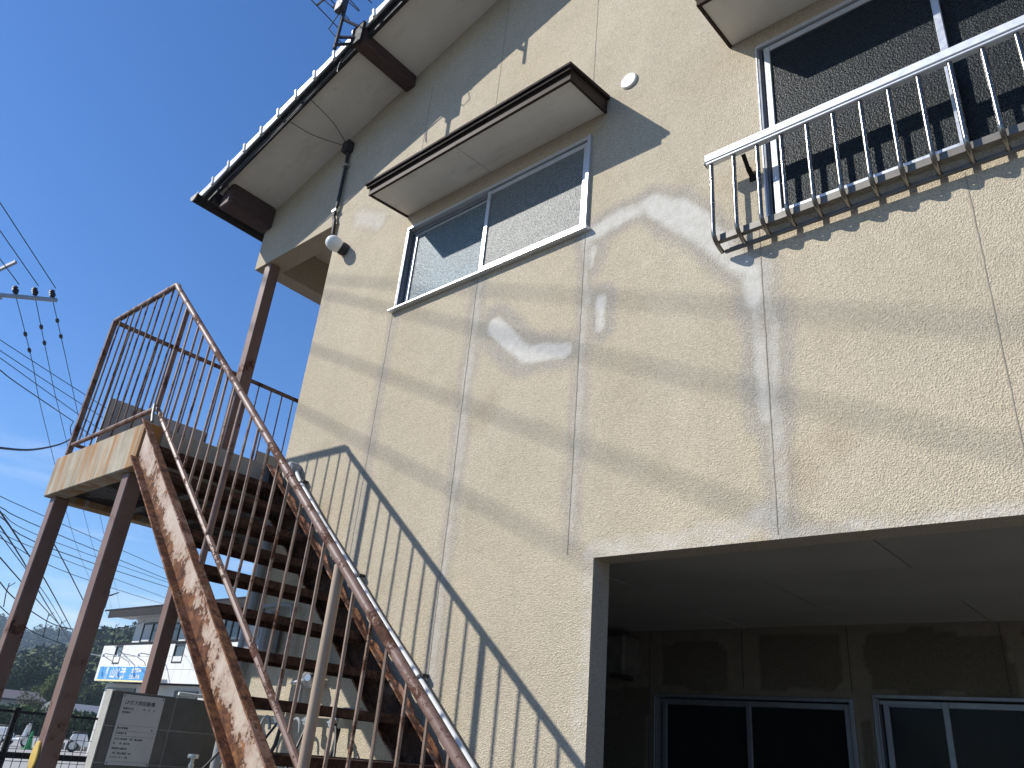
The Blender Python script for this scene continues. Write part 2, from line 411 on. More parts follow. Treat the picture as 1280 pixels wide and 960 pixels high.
# ------------------------------------------------------------------ the house
house = thing('apartment_house', (-2.5, 0, 0), 'beige stuccoed two-storey gabled house with open carport and silver framed windows', 'house')
XL, XC, XR = -6.64, -5.24, 6.6
RX = 0.0
def soff(x): return 6.55 + 0.30*(min(x, 2*RX - x) + 6.56)

P1 = [[(-2.36,4.50),(-2.13,4.54),(-1.91,4.53)],[(-1.91,4.53),(-1.73,4.36),(-1.54,4.13),(-1.38,3.92)]]
P1b = [(-1.35,3.88),(-1.33,3.69),(-1.32,3.44),(-1.30,3.07)]
P2 = [(-3.09,4.08),(-2.92,3.91),(-2.80,3.78),(-2.65,3.77),(-2.49,3.74)]
def segd(X, Z, pts):
    d = np.full(X.shape, 9.0); 
    for (ax, az), (bx, bz) in zip(pts[:-1], pts[1:]):
        vx, vz = bx-ax, bz-az; L2 = vx*vx+vz*vz
        t = np.clip(((X-ax)*vx+(Z-az)*vz)/L2, 0, 1)
        d = np.minimum(d, np.hypot(X-ax-t*vx, Z-az-t*vz))
    return d
def vnoise(X, Z, s):
    return np.array([mnoise.noise(Vector((x*s, z*s, 3.7))) for x, z in zip(X.ravel(), Z.ravel())]).reshape(X.shape)
JOINTS = [(-4.19, 2.0, 4.53), (-4.19, 5.52, 6.90), (-3.30, 1.0, 4.53), (-3.34, 5.55, 7.4), (-2.388, 2.53, 4.52), (-2.39, 5.55, 7.6), (-1.285, 2.52, 4.13), (-0.365, 2.52, 4.0), (-1.285, 5.55, 8.0), (0.55, 2.52, 6.0)]
def wall_attrs(X, Z):
    n = vnoise(X, Z, 4.0)*0.03
    patch = np.zeros(X.shape); halo = np.zeros(X.shape); stain = np.zeros(X.shape)
    def stroke(pts, w, soft, amt=1.0, hw=0.10, ha=0.8):
        nonlocal patch, halo
        d = segd(X, Z, pts) + n
        patch = np.maximum(patch, amt*np.clip((w+soft-d)/soft, 0, 1))
        halo = np.maximum(halo, ha*np.clip((w+hw+0.03-d)/0.07, 0, 1))
    stroke(P1[0], 0.022, 0.06, 0.85); stroke(P1[1], 0.045, 0.06, 0.95, hw=0.10); stroke([(-1.75,4.42),(-1.62,4.27)], 0.06, 0.05)
    stroke(P1b[:2], 0.022, 0.05, 0.9); stroke(P1b[1:], 0.012, 0.045, 0.68)
    stroke([(-1.24,3.6),(-1.25,3.3),(-1.26,3.0)], 0.008, 0.045, 0.55)
    stroke(P2[:3], 0.045, 0.035, hw=0.13); stroke(P2[2:], 0.038, 0.04, hw=0.11)
    stroke([(-2.245,4.00),(-2.25,3.82)], 0.018, 0.03, 0.9); stroke([(-2.32,4.38),(-2.335,4.26)], 0.012, 0.03, 0.85)
    # sealant smears along the joints
    for jx, z0, z1, a, w in ((-3.30, 1.0, 4.5, 0.50, 0.035), (-2.388, 2.6, 4.5, 0.50, 0.022), (-1.285, 2.55, 3.9, 0.46, 0.03), (-4.19, 2.0, 4.5, 0.22, 0.02)):
        stroke([(jx+0.02, z0), (jx+0.02, z1)], w*0.5, 0.05, a, 0.07, 0.65)
    stroke([(-2.24,0.0),(-2.24,2.5)], 0.04, 0.08, 0.42, 0.05, 0.2)
    stroke([(-2.24,2.52),(-1.70,2.53),(-1.44,2.55),(-1.30,2.62)], 0.04, 0.08, 0.52, 0.05, 0.2)
    stroke([(-4.9,5.75),(-4.6,5.60)], 0.05, 0.12, 0.6, 0.1, 0.4)
    stroke([(-1.30,2.50),(0.5,2.50)], 0.02, 0.06, 0.5, 0.05, 0.3)
    for cx, cz, r in ((-3.12, 3.45, 0.16), (-3.05, 3.55, 0.1), (-1.17, 2.78, 0.15), (-1.0, 2.9, 0.12), (-4.6, 3.0, 0.16), (-4.7, 2.6, 0.2)):
        stain = np.maximum(stain, np.clip(1.25-np.hypot(X-cx, (Z-cz)*0.8)/r, 0, 1)*0.9)
    return patch, halo, stain

def grid_wall(name, xs, zs, y, holes, mat, parent, top=None, attrs=None, jitter=None):
    xs = np.unique(np.round(xs, 4)); zs = np.unique(np.round(zs, 4))
    X, Z = np.meshgrid(xs, zs, indexing='ij')
    Zc = Z.copy()
    if top is not None:
        T = np.vectorize(top)(X) + 0.06
        Zc = np.minimum(Z, T)
    nx, nz = X.shape
    org = worldloc(parent)
    Y = np.full(X.shape, y)
    if jitter is not None: Y = Y + jitter(X, Zc)
    vs = np.stack([X-org[0], Y-org[1], Zc-org[2]], -1).reshape(-1, 3)
    cx = (xs[:-1]+xs[1:])/2; cz = (zs[:-1]+zs[1:])/2
    CX, CZ = np.meshgrid(cx, cz, indexing='ij')
    keep = np.ones(CX.shape, bool)
    for x0, x1, z0, z1 in holes: keep &= ~((CX > x0) & (CX < x1) & (CZ > z0) & (CZ < z1))
    if top is not None: keep &= Z[:-1, :-1] < (np.vectorize(top)(CX) + 0.05)
    I, J = np.nonzero(keep)
    f = np.stack([I*nz+J, (I+1)*nz+J, (I+1)*nz+J+1, I*nz+J+1], -1)
    me = bpy.data.meshes.new(name)
    me.from_pydata(vs.tolist(), [], f.tolist())
    if attrs is not None:
        for nm, arr in zip(('patch', 'halo', 'stain'), attrs(X, Zc)):
            at = me.attributes.new(nm, 'FLOAT', 'POINT'); at.data.foreach_set('value', arr.reshape(-1).astype(np.float32))
    me.polygons.foreach_set('use_smooth', [True]*len(me.polygons))
    me.materials.append(mat); me.update()
    return link(name, me, parent, org)

W1 = (-4.175, -2.372, 4.545, 5.315)      # small upper window
W2 = (-1.240, 0.560, 4.095, 5.345)       # large upper window
holes = [(XC-5, XC, -1, 5.845), (-2.224, 9, -1, 2.5), W1, W2]
xs = np.concatenate([np.arange(XL, 0.3, 0.026), np.arange(0.3, XR, 0.3), [XL, XC, -2.224, XR, W1[0], W1[1], W2[0], W2[1]]])
zs = np.concatenate([np.arange(0, 1.2, 0.1), np.arange(1.2, 7.8, 0.026), np.arange(7.8, 8.7, 0.1), [2.5, 5.845, W1[2], W1[3], W2[2], W2[3]]])
def wjit(X, Z):
    return vnoise(X, Z, 0.9)*0.0028 + vnoise(X, Z, 7.0)*0.0006
wall = grid_wall('wall', xs, zs, 0.0, holes, MAT['stucco'], house, soff, wall_attrs, wjit)
# reveals of the front wall (pillar side, lintel underside, veranda beam underside, far faces)
rv = MB(); rv2 = MB()
T = 0.14
rv.add([(-2.224,0.001,0),(-2.224,T,0),(-2.224,T,2.5),(-2.224,0.001,2.5)], [(0,1,2,3)])
rv.add([(-2.224,0.001,2.5),(-2.224,T,2.5),(XR,T,2.5),(XR,0.001,2.5)], [(0,1,2,3)])
rv.add([(-2.224,T,0),(XC,T,0),(XC,T,2.52),(-2.224,T,2.52)], [(0,1,2,3)])
rv.add([(-2.224,T,2.5),(XR,T,2.5),(XR,T,2.56),(-2.224,T,2.56)], [(0,1,2,3)])
rv2.add([(XL,0.001,5.845),(XC,0.001,5.845),(XC,0.2,5.845),(XL,0.2,5.845)], [(0,1,2,3)])
rv2.add([(XL,0.2,5.845),(XC,0.2,5.845),(XC,0.2,6.6),(XL,0.2,6.6)], [(0,1,2,3)])
rv2.add([(XL,0.001,5.845),(XL,0.2,5.845),(XL,0.2,6.55),(XL,0.001,6.55)], [(0,1,2,3)])
build('wall_return', rv, MAT['stucco_plain'], house)
build('veranda_return', rv2, MAT['stucco_plain'], house)
# side wall towards the veranda, its eave beam and ceiling
sw = MB()
sw.box(XC, XC+0.14, 0.001, 8.6, 0, 6.32)
build('side_wall', sw, MAT['stucco_plain'], house)
sw = MB(); sw.box(XR, XR+0.14, 0.001, 8.6, 0, 6.32); build('side_wall', sw, MAT['stucco_plain'], house)
vb = MB(); vb.box(XL+0.001, XL+0.19, 0.2, 8.6, 5.85, 6.42)
build('veranda_beam', vb, MAT['stucco_plain'], house)
vc = MB(); vc.box(XL+0.19, XC, 0.2, 8.6, 6.25, 6.29)
build('veranda_ceiling', vc, MAT['soffit'], house)
vp = MB(); vp.box(-6.475, -6.365, 0.02, 0.13, 3.44, 5.845)
build('veranda_post', vp, MAT['post'], house, bevel=0.006)
# joints
for jx, z0, z1 in JOINTS:
    j = MB(); n = 40
    top = min(z1, soff(jx))
    zz = [z0 + (top-z0)*i/n for i in range(n+1)]
    yy = wjit(np.full(n+1, jx), np.array(zz))
    pts = [(jx + 0.003*mnoise.noise(Vector((jx, i*1.3, 0))), yy[i] + 0.0012, zz[i]) for i in range(n+1)]
    for p, q in zip(pts[:-1], pts[1:]): j.bar(p, q, 0.0045, 0.006, (0,1,0))
    build('caulk_joint', j, MAT['caulk'], wall)
# inner dark room behind the upper windows, upper floor slab, rest of the carport
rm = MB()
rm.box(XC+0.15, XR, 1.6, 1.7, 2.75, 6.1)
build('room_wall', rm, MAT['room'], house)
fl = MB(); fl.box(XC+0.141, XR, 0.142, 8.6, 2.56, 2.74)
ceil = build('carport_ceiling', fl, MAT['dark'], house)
G_ = 0.005
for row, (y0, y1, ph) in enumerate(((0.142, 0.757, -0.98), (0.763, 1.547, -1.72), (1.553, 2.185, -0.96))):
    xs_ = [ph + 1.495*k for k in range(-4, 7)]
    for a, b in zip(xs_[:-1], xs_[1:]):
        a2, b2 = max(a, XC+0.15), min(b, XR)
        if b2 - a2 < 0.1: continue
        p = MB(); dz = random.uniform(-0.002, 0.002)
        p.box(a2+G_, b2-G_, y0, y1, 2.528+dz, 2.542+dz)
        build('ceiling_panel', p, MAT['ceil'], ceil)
# carport back wall
CW = [(-3.20, -1.775, 0.55, 2.085), (-1.665, -0.05, 0.25, 2.115)]
def cw_attrs(X, Z):
    patch = np.full(X.shape, 1.0); halo = np.zeros(X.shape); st = np.zeros(X.shape)
    n = vnoise(X, Z, 3.0)*0.05
    for x0, x1, z0, z1 in ((-3.13,-2.62,2.13,2.44), (-2.36,-1.86,2.13,2.47), (-1.66,-0.9,2.14,2.46), (-0.8,0.4,2.14,2.46), (-4.4,-3.28,0.2,2.10), (-1.765,-1.68,0.3,1.98)):
        ins = np.minimum(np.minimum(X-x0, x1-X), np.minimum(Z-z0, z1-Z)) + n
        patch = np.where(ins > 0, 0.0, patch)
    return patch, halo, st
xs = np.concatenate([np.arange(XC+0.15, 0.8, 0.03), np.arange(0.8, XR, 0.4), [XR]+[c for w in CW for c in w[:2]]])
zs = np.concatenate([np.arange(0, 2.56, 0.03), [c for w in CW for c in w[2:]], [2.56]])
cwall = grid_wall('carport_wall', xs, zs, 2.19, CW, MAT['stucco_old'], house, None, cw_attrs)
rm2 = MB(); rm2.box(-3.5, XR, 2.7, 2.8, 0, 2.5)
build('carport_room_wall', rm2, MAT['room'], house)
for jx in (-3.24, -2.5, -1.78, -0.92):
    j = MB(); j.box(jx-0.002, jx+0.002, 2.187, 2.192, 0 if jx < -3.2 else 2.13, 2.52); build('caulk_joint', j, MAT['dark'], cwall)

# ---- windows
def frame_rect(mb, x0, x1, z0, z1, y0, y1, w, wb=None, wt=None):
    wb = wb or w; wt = wt or w
    mb.box(x0, x0+w, y0, y1, z0, z1); mb.box(x1-w, x1, y0, y1, z0, z1)
    mb.box(x0+w, x1-w, y0+0.001, y1-0.001, z0, z0+wb); mb.box(x0+w, x1-w, y0+0.001, y1-0.001, z1-wt, z1)
def window(x0, x1, z0, z1, xm, glassL, glassR, label, sill=True, yoff=0.0, curtain=None, leftback=True, fr='alu'):
    y = yoff
    f = MB()
    f.box(x0, x0+0.012, y-0.012, y+0.085, z0, z1); f.box(x1-0.026, x1, y-0.024, y+0.085, z0, z1)
    f.box(x0+0.012, x1-0.026, y-0.023, y+0.084, z0, z0+0.028); f.box(x0+0.012, x1-0.026, y-0.018, y+0.084, z1-0.022, z1)
    w = build('window', f, MAT[fr], house, bevel=0.003); tag(w, label)
    tr = MB()
    tr.box(x0+0.031, x1-0.031, y+0.028, y+0.034, z1-0.052, z1-0.031); tr.box(x0+0.0125, x0+0.030, y+0.008, y+0.084, z0+0.03, z1-0.024); tr.box(x0+0.0125, x0+0.022, y-0.008, y+0.007, z0+0.03, z1-0.024)
    build('track', tr, MAT['alu_dark'], w)
    yl, yr = (y+0.040, y-0.002) if leftback else (y-0.002, y+0.040)
    for a, b, yy, gl in ((x0+0.046, xm+0.02, yl, glassL), (xm-0.02, x1-0.031, yr, glassR)):
        s_ = MB(); frame_rect(s_, a, b, z0+0.029, z1-0.032, yy, yy+0.030, 0.034, 0.045, 0.034)
        so = build('sash', s_, MAT[fr], w, bevel=0.0025)
        p = MB(); p.box(a+0.03, b-0.03, yy+0.012, yy+0.017, z0+0.07, z1-0.062)
        build('pane', p, MAT[gl], w)
    if sill:
        s_ = MB(); s_.prism([(y-0.045, z0-0.010), (y-0.045, z0+0.006), (y-0.0245, z0+0.013), (y+0.02, z0+0.013), (y+0.02, z0-0.010)], 'x', x0-0.03, x1+0.02)
        build('sill', s_, MAT[fr], w, bevel=0.002)
    if curtain:
        c = MB(); n = 60
        for i in range(n):
            xa, xb = x0+(x1-x0)*i/n, x0+(x1-x0)*(i+1)/n
            ya, yb = y+0.13+0.006*math.sin(i*1.1), y+0.13+0.006*math.sin((i+1)*1.1)
            c.add([(xa,ya,z0),(xb,yb,z0),(xb,yb,z1),(xa,ya,z1)], [(0,1,2,3)])
        build('curtain', c, MAT[curtain], w, smooth=True)
    return w
window(*W1, -3.285, 'frost', 'frost2', 'small sliding window with frosted pattern glass', curtain='curtain')
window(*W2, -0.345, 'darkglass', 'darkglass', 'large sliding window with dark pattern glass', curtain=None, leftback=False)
window(*CW[0], -2.47, 'clearglass', 'clearglass', 'carport sliding window with navy blind', yoff=2.19, curtain='bluecurtain', fr='alu_dark')
window(*CW[1], -1.26, 'clearglass', 'clearglass', 'dark carport sliding window with curtains', yoff=2.19, curtain='room', fr='alu_dark')

# ---- awnings
def awning(x0, x1, label):
    yo = -0.395
    def top(y): return 5.560 + 0.115*(y/0.41)*0.55
    r = MB()
    r.hexa([(x0-0.022,yo-0.045,5.492),(x1+0.022,yo-0.045,5.492),(x1+0.022,-0.002,5.560),(x0-0.022,-0.002,5.560),
            (x0-0.022,yo-0.045,5.516),(x1+0.022,yo-0.045,5.516),(x1+0.022,-0.002,5.592),(x0-0.022,-0.002,5.592)])
    a = build('awning', r, MAT['brownmetal'], house, bevel=0.003); tag(a, label)
    lp = MB(); lp.box(x0-0.010, x1+0.010, yo-0.030, yo-0.012, 5.470, 5.491)
    build('drip_edge', lp, MAT['brownmetal'], a)
    f = MB(); f.box(x0, x1, yo-0.008, yo+0.012, 5.408, 5.494)
    f.hexa([(x0,yo+0.012,5.409),(x0+0.018,yo+0.012,5.409),(x0+0.018,-0.002,5.450),(x0,-0.002,5.450),(x0,yo+0.012,5.494),(x0+0.018,yo+0.012,5.494),(x0+0.018,-0.002,5.557),(x0,-0.002,5.557)])
    f.hexa([(x1-0.018,yo+0.012,5.409),(x1,yo+0.012,5.409),(x1,-0.002,5.450),(x1-0.018,-0.002,5.450),(x1-0.018,yo+0.012,5.494),(x1,yo+0.012,5.494),(x1,-0.002,5.557),(x1-0.018,-0.002,5.557)])
    build('fascia', f, MAT['brownpeel'], a, bevel=0.002)
    xm = (x0+x1)/2 - 0.05
    for p0, p1 in ((x0+0.02, xm-0.0025), (xm+0.0025, x1-0.02)):
        s_ = MB(); s_.hexa([(p0,yo+0.014,5.420),(p1,yo+0.014,5.420),(p1,-0.003,5.462),(p0,-0.003,5.462),(p0,yo+0.014,5.430),(p1,yo+0.014,5.430),(p1,-0.003,5.472),(p0,-0.003,5.472)])
        build('soffit_panel', s_, MAT['soffit'], a)
awning(-4.225, -2.262, 'brown edged awning over the small upper window')
awning(-1.395, 0.72, 'brown edged awning over the large upper window')

# ---- roof
YV = -0.60     # verge
def slope_slab(mb, xa, xb, y0, y1, d0, d1):
    za, zb = soff(xa), soff(xb)
    mb.hexa([(xa,y0,za+d0),(xb,y0,zb+d0),(xb,y1,zb+d0),(xa,y1,za+d0),(xa,y0,za+d1),(xb,y0,zb+d1),(xb,y1,zb+d1),(xa,y1,za+d1)])
rf = MB()
slope_slab(rf, -6.98, RX, YV+0.015, 9.0, 0.055, 0.105); slope_slab(rf, RX, 6.98, YV+0.015, 9.0, 0.055, 0.105)
roof = build('roof', rf, MAT['tilefield'], house)
sp_edges = [-6.72, -4.6, -2.7, -0.8, RX]
for a, b in zip(sp_edges[:-1], sp_edges[1:]):
    s_ = MB(); slope_slab(s_, a+0.0015, b-0.0015, -0.558, -0.002, 0.0, 0.012)
    build('soffit_panel', s_, MAT['soffit'], roof)
s_ = MB(); slope_slab(s_, RX, 6.72, -0.558, -0.002, 0.0, 0.012); build('soffit_panel', s_, MAT['soffit'], roof)
for sg in (1, -1):
    b_ = MB(); slope_slab(b_, *( (-6.90, RX) if sg == 1 else (RX, 6.90)), -0.592, -0.560, -0.045, 0.054)
    build('barge_board', b_, MAT['barge'], roof)
pb = MB(); slope_slab(pb, -6.93, RX, -0.612, -0.593, 0.022, 0.050); build('barge_trim', pb, MAT['barge'], roof)
pl = MB(); pl.box(-6.705, -6.51, -0.515, -0.001, 6.315, 6.62); build('purlin', pl, MAT['timber'], roof, bevel=0.022)
pl = MB(); pl.box(-4.585, -4.455, -0.64, -0.001, 7.055, 7.25); build('purlin', pl, MAT['timber'], roof, bevel=0.012)
pl = MB(); pl.box(-2.45, -2.32, -0.64, -0.001, 7.70, 7.90); build('purlin', pl, MAT['timber'], roof, bevel=0.012)
# purlin end caps of sheet metal
for x0, x1, z0, z1 in ((-4.60, -4.44, 7.04, 7.27), (-2.465, -2.305, 7.685, 7.92)):
    cpm = MB(); cpm.box(x0, x1, -0.668, -0.641, z0, z1); build('purlin_cap', cpm, MAT['barge'], roof, bevel=0.004)
# fascia along the eave and the gutter
ev = MB(); ev.box(-6.80, -6.74, -0.56, 9.0, 6.40, 6.56); build('eave_board', ev, MAT['barge'], roof)
gt = MB(); n = 8
prof = [(-6.905+0.065*math.cos(math.pi+math.pi*i/n), 6.455+0.07*math.sin(math.pi+math.pi*i/n)) for i in range(n+1)]
inner = [(-6.905+0.06*math.cos(math.pi+math.pi*i/n), 6.455+0.065*math.sin(math.pi+math.pi*i/n)) for i in range(n, -1, -1)]
gt.prism(prof+inner, 'y', -0.70, 9.0)
gut = build('gutter', gt, MAT['brownmetal'], roof)
ge = MB(); ge.prism(prof, 'y', -0.712, -0.70); build('gutter_end', ge, MAT['rail_under'], gut) if False else build('gutter_end', ge, MAT['rail_under'], roof)
# verge tiles
tp = 0.275
tm = MB()
tl = 0.285
tm.hexa([(0,-0.012,0.0),(tl,-0.012,0.006),(tl,0.26,0.006),(0,0.26,0.0),(0,-0.012,0.022),(tl,-0.012,0.016),(tl,0.26,0.016),(0,0.26,0.022)])
tm.hexa([(0,-0.030,-0.078),(tl,-0.026,-0.066),(tl,-0.010,-0.066),(0,-0.010,-0.078),(0,-0.030,0.020),(tl,-0.026,0.014),(tl,-0.010,0.014),(0,-0.010,0.020)])
tm.box(-0.012, 0.016, -0.042, 0.26, 0.012, 0.036)
tm.box(-0.012, 0.018, -0.044, -0.008, -0.084, 0.040)
tile_me = tm.mesh('verge_tile', MAT['tile'], bevel=0.004)
ang = math.atan(0.30)
k = 0
x = -6.99
while x < RX - 0.1:
    o = place('verge_tile', tile_me, roof, (x, YV-0.012+random.uniform(-.003,.003), soff(x)+0.118+random.uniform(-.002,.002)), (random.uniform(-.01,.01), -ang + random.uniform(-.012,.012), random.uniform(-.012,.012)))
    x += tp*math.cos(ang); k += 1

# ------------------------------------------------------------------ railing in front of the large window
wr = thing('window_railing', (-0.4, -0.07, 4.0), 'silver metal railing with curved bars below the large upper window', 'railing')
YB = -0.13
hr = MB(); hr.box(-1.497, 0.86, YB-0.026, YB+0.020, 4.522, 4.572); hr.box(-1.495, 0.858, YB-0.020, YB+0.014, 4.508, 4.523)
build('handrail', hr, MAT['rail_white'], wr, bevel=0.004)
ec = MB(); ec.box(-1.502, -1.4972, YB-0.024, YB+0.018, 4.512, 4.570); build('end_cap', ec, MAT['rail_under'], wr)
bm_ = MB()
pts = [(0,0,0.509),(0,0,0.075),(0,0.004,0.052),(0,0.014,0.036),(0,0.035,0.022),(0,0.065,0.012),(0,0.098,0.006)]
bm_.tube(pts, 0.0115, 10)
bar_me = bm_.mesh('bar', MAT['steel_rail'], smooth=True)
x = -1.470
while x < 0.85:
    place('bar', bar_me, wr, (x + random.uniform(-.002,.002), YB, 4.0)); x += 0.1275
br = MB(); br.box(-1.478, 0.86, YB+0.034, YB+0.039, 4.034, 4.074); br.box(-1.478, 0.86, YB+0.039, YB+0.062, 4.034, 4.038)
build('lower_channel', br, MAT['rail_under'], wr, bevel=0.001)
br = MB(); br.box(-1.455, 0.86, -0.042, -0.026, 3.992, 4.014); build('bottom_rail', br, MAT['rail_under'], wr, bevel=0.002)
for bx in (-1.30, -0.02, 0.7):
    b = MB(); b.bar((bx, YB+0.022, 4.515), (bx, -0.05, 4.455), 0.022, 0.006); b.bar((bx, -0.053, 4.46), (bx, -0.004, 4.435), 0.026, 0.008)
    b.box(bx-0.017, bx+0.017, -0.006, -0.001, 4.41, 4.47)
    build('bracket', b, MAT['brownmetal'], wr)

# ------------------------------------------------------------------ staircase with landing
st = thing('exterior_staircase', (-4.2, -0.6, 0), 'rusty steel exterior staircase with concrete landing and barred railing', 'staircase')
YR = -1.08
RIS, RUN, X0, Z0 = 0.2156, 0.25, -5.27, 3.45
SL = RIS/RUN
def zup(x): return Z0 - SL*(x - X0) + 0.012        # top edge of the stringers
YSE = 8.6
ls = MB()
ls.box(-6.85, X0, -1.10, -0.97, 3.12, 3.45)
build('landing_edge', ls, MAT['slab'], st, bevel=0.008)
ls = MB(); ls.box(-6.849, -6.72, -0.969, YSE, 3.10, 3.449); build('landing_edge', ls, MAT['slab'], st, bevel=0.006)
ls = MB(); ls.box(-5.40, X0, -0.969, -0.002, 3.14, 3.449); build('landing_edge', ls, MAT['concrete'], st, bevel=0.006)
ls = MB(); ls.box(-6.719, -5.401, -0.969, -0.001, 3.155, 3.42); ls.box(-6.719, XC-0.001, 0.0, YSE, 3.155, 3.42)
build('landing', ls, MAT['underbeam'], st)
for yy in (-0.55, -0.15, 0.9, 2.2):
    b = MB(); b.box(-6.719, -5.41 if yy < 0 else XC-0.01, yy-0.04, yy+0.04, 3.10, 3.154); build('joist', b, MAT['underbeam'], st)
# posts
def support_post(x, y, z1, w=0.11):
    p = MB(); p.box(x-w/2, x+w/2, y-w/2, y+w/2, 0, z1); return build('support_post', p, MAT['post'], st, bevel=0.007)
support_post(-6.76, -1.00, 3.12); pB = support_post(-5.46, -1.00, 3.12); support_post(-6.76, 0.14, 3.10); support_post(-6.76, 4.5, 3.10)
rfm = MB()
rfm.lathe([(0.0,0),(0.045,0.0),(0.05,0.006),(0.047,0.014),(0.036,0.017),(0.0,0.018)], (0,0,0), (0,-1,0), 20)
me = rfm.mesh('reflector', MAT['yellow'], smooth=True)
o = place('reflector', me, st, (-5.47, -1.056, 1.335)); o.scale = (1.0, 1, 1.75)
# stringers: channel section running along x
def stringer(yweb, sgn, name, mat, matf):
    xa, xb = X0 + 0.002, X0 + Z0/SL
    H = 0.285
    s_ = MB()
    xs_ = np.linspace(xa, xb, 2)
    def seg(y0, y1, lo, hi):
        za, zb = zup(xa), max(0.02, zup(xb))
        s_.hexa([(xa,y0,za-hi),(xb,y0,zb-hi if zb-hi > 0 else 0.0),(xb,y1,zb-hi if zb-hi > 0 else 0.0),(xa,y1,za-hi),(xa,y0,za-lo),(xb,y0,zb-lo),(xb,y1,zb-lo),(xa,y1,za-lo)])
    za, zb = zup(xa), zup(xb)
    def slab(y0, y1, lo, hi, nm, mt):
        m_ = MB(); n = 46
        vs = []; fs = []
        for i in range(n+1):
            xx = xa + (xb-xa)*i/n; zz = zup(xx)
            e = 0.0025*mnoise.noise(Vector((xx*9, y0*5, lo*7)))
            e2 = 0.0035*mnoise.noise(Vector((xx*11, y1*5, hi*7+4)))
            vs += [(xx,y0,max(0,zz-hi+e2)),(xx,y1+e*sgn,max(0,zz-hi+e)),(xx,y1+e2*sgn,max(0.001,zz-lo+e)),(xx,y0,max(0.001,zz-lo+e2))]
        for i in range(n):
            a = 4*i; b = a+4
            for q in range(4): fs.append((a+q, a+(q+1) % 4, b+(q+1) % 4, b+q))
        fs += [(3,2,1,0), (4*n, 4*n+1, 4*n+2, 4*n+3)]
        m_.add(vs, fs); return m_
    web = build(name, slab(yweb, yweb-sgn*0.007, 0.006, H-0.006, 'web', mat), mat, st)
    build('flange', slab(yweb-sgn*0.001, yweb+sgn*0.050, 0.0, 0.012, 'f', matf), matf, web)
    build('flange', slab(yweb-sgn*0.001, yweb+sgn*0.050, H-0.014, H, 'f', matf), matf, web)
    return web
stringer(-1.085, -1, 'stringer', MAT['stringer'], MAT['flange'])
stringer(-0.085, -1, 'stringer', MAT['tread'], MAT['flange'])
# treads
tr_ = MB()
y0, y1 = -1.07, -0.095
tr_.box(-0.245, 0.0, y0, y1, -0.008, 0.0)
tr_.box(-0.008, 0.0, y0+0.001, y1-0.001, -0.042, -0.0085)
tr_.box(-0.245, -0.237, y0+0.001, y1-0.001, -0.045, -0.0085)
tr_.box(-0.20, -0.02, y1-0.012, y1+0.006, -0.05, -0.009)
tread_me = tr_.mesh('tread', MAT['tread'], bevel=0.0015)
for k in range(1, 16):
    place('tread', tread_me, st, (X0 + RUN*k, 0, Z0 - RIS*k), (0, random.uniform(-.012,.012), 0))
# ragged rust scabs along the upper edge of the wall-side stringer
for k in range(1, 15):
    c = MB(); xx = X0 + RUN*(k-0.35); zz = zup(xx)
    prof = []
    for i in range(9):
        t = i/8; px = xx + (t-0.5)*0.20
        prof.append((px, zup(px) + 0.008 + 0.030*math.sin(math.pi*t)*(0.7+0.6*random.random())))
    prof += [(xx+0.1, zup(xx+0.1)-0.02), (xx-0.1, zup(xx-0.1)-0.02)]
    c.prism(prof, 'y', -0.102, -0.094); build('tread_bracket', c, MAT['flange'], st)
# main railing
def ztop(x): return 4.669 - SL*(x + 5.552)
def zbot(x): return 3.555 - SL*(x + 5.225)
XE = -1.75
ra = MB()
ra.tube([(-6.685,YR,4.705),(-5.575,YR,4.685),(-5.540,YR,4.667),(-5.50,YR,ztop(-5.50)),(-4,YR+0.004,ztop(-4)),(-2.6,YR-0.003,ztop(-2.6)),(XE,YR,ztop(XE)),(-1.0,YR,ztop(-1.0))], 0.0225, 10)
railing = build('railing', ra, MAT['rail'], st, smooth=True)
rb = MB(); rb.tube([(-6.66,YR,3.535),(-5.25,YR,3.548),(-5.22,YR,3.55),(-5.15,YR,zbot(-5.15)),(-3.4,YR,zbot(-3.4)+0.01),(XE,YR,zbot(XE)),(-1.0,YR,zbot(-1.0))], 0.017, 8)
build('lower_rail', rb, MAT['rail'], railing, smooth=True)
# stanchions
s_ = MB(); s_.box(-6.705, -6.665, YR-0.02, YR+0.02, 3.455, 4.700); build('stanchion', s_, MAT['rail'], railing, bevel=0.003)
for sx_, zb_, mt in ((-5.215, None, 'rail'), (-4.015, None, 'rail'), (-2.785, None, 'tanpost'), (-1.6, None, 'rail')):
    s_ = MB(); s_.tube([(sx_,YR,(zbot(sx_)-0.02) if sx_ < -5 else zup(sx_)-0.02),(sx_,YR,ztop(sx_)-0.018)], 0.019 if mt == 'rail' else 0.0235, 10)
    build('stanchion', s_, MAT[mt], railing, smooth=True)
def rod(h, r=0.0075, mt='baluster'):
    m_ = MB(); m_.tube([(0,0,0),(0.002,0.001,h/2),(0,0,h)], r, 6); return m_.mesh('baluster', MAT[mt], smooth=True)
h1 = 4.69-3.545
rod_l = rod(h1); xg = np.linspace(-6.685, -5.215, 12)[1:-1]
for bx in xg:
    h = (4.69 if bx < -5.55 else ztop(bx)) - 3.545
    if abs(h-h1) < 0.02: place('baluster', rod_l, railing, (bx, YR, 3.545), (random.uniform(-.006,.006), random.uniform(-.008,.008), 0))
    else: place('baluster', rod(h), railing, (bx, YR, 3.545))
rod_s = rod(ztop(-4.5)-zbot(-4.5), 0.0082, 'baluster_tan')
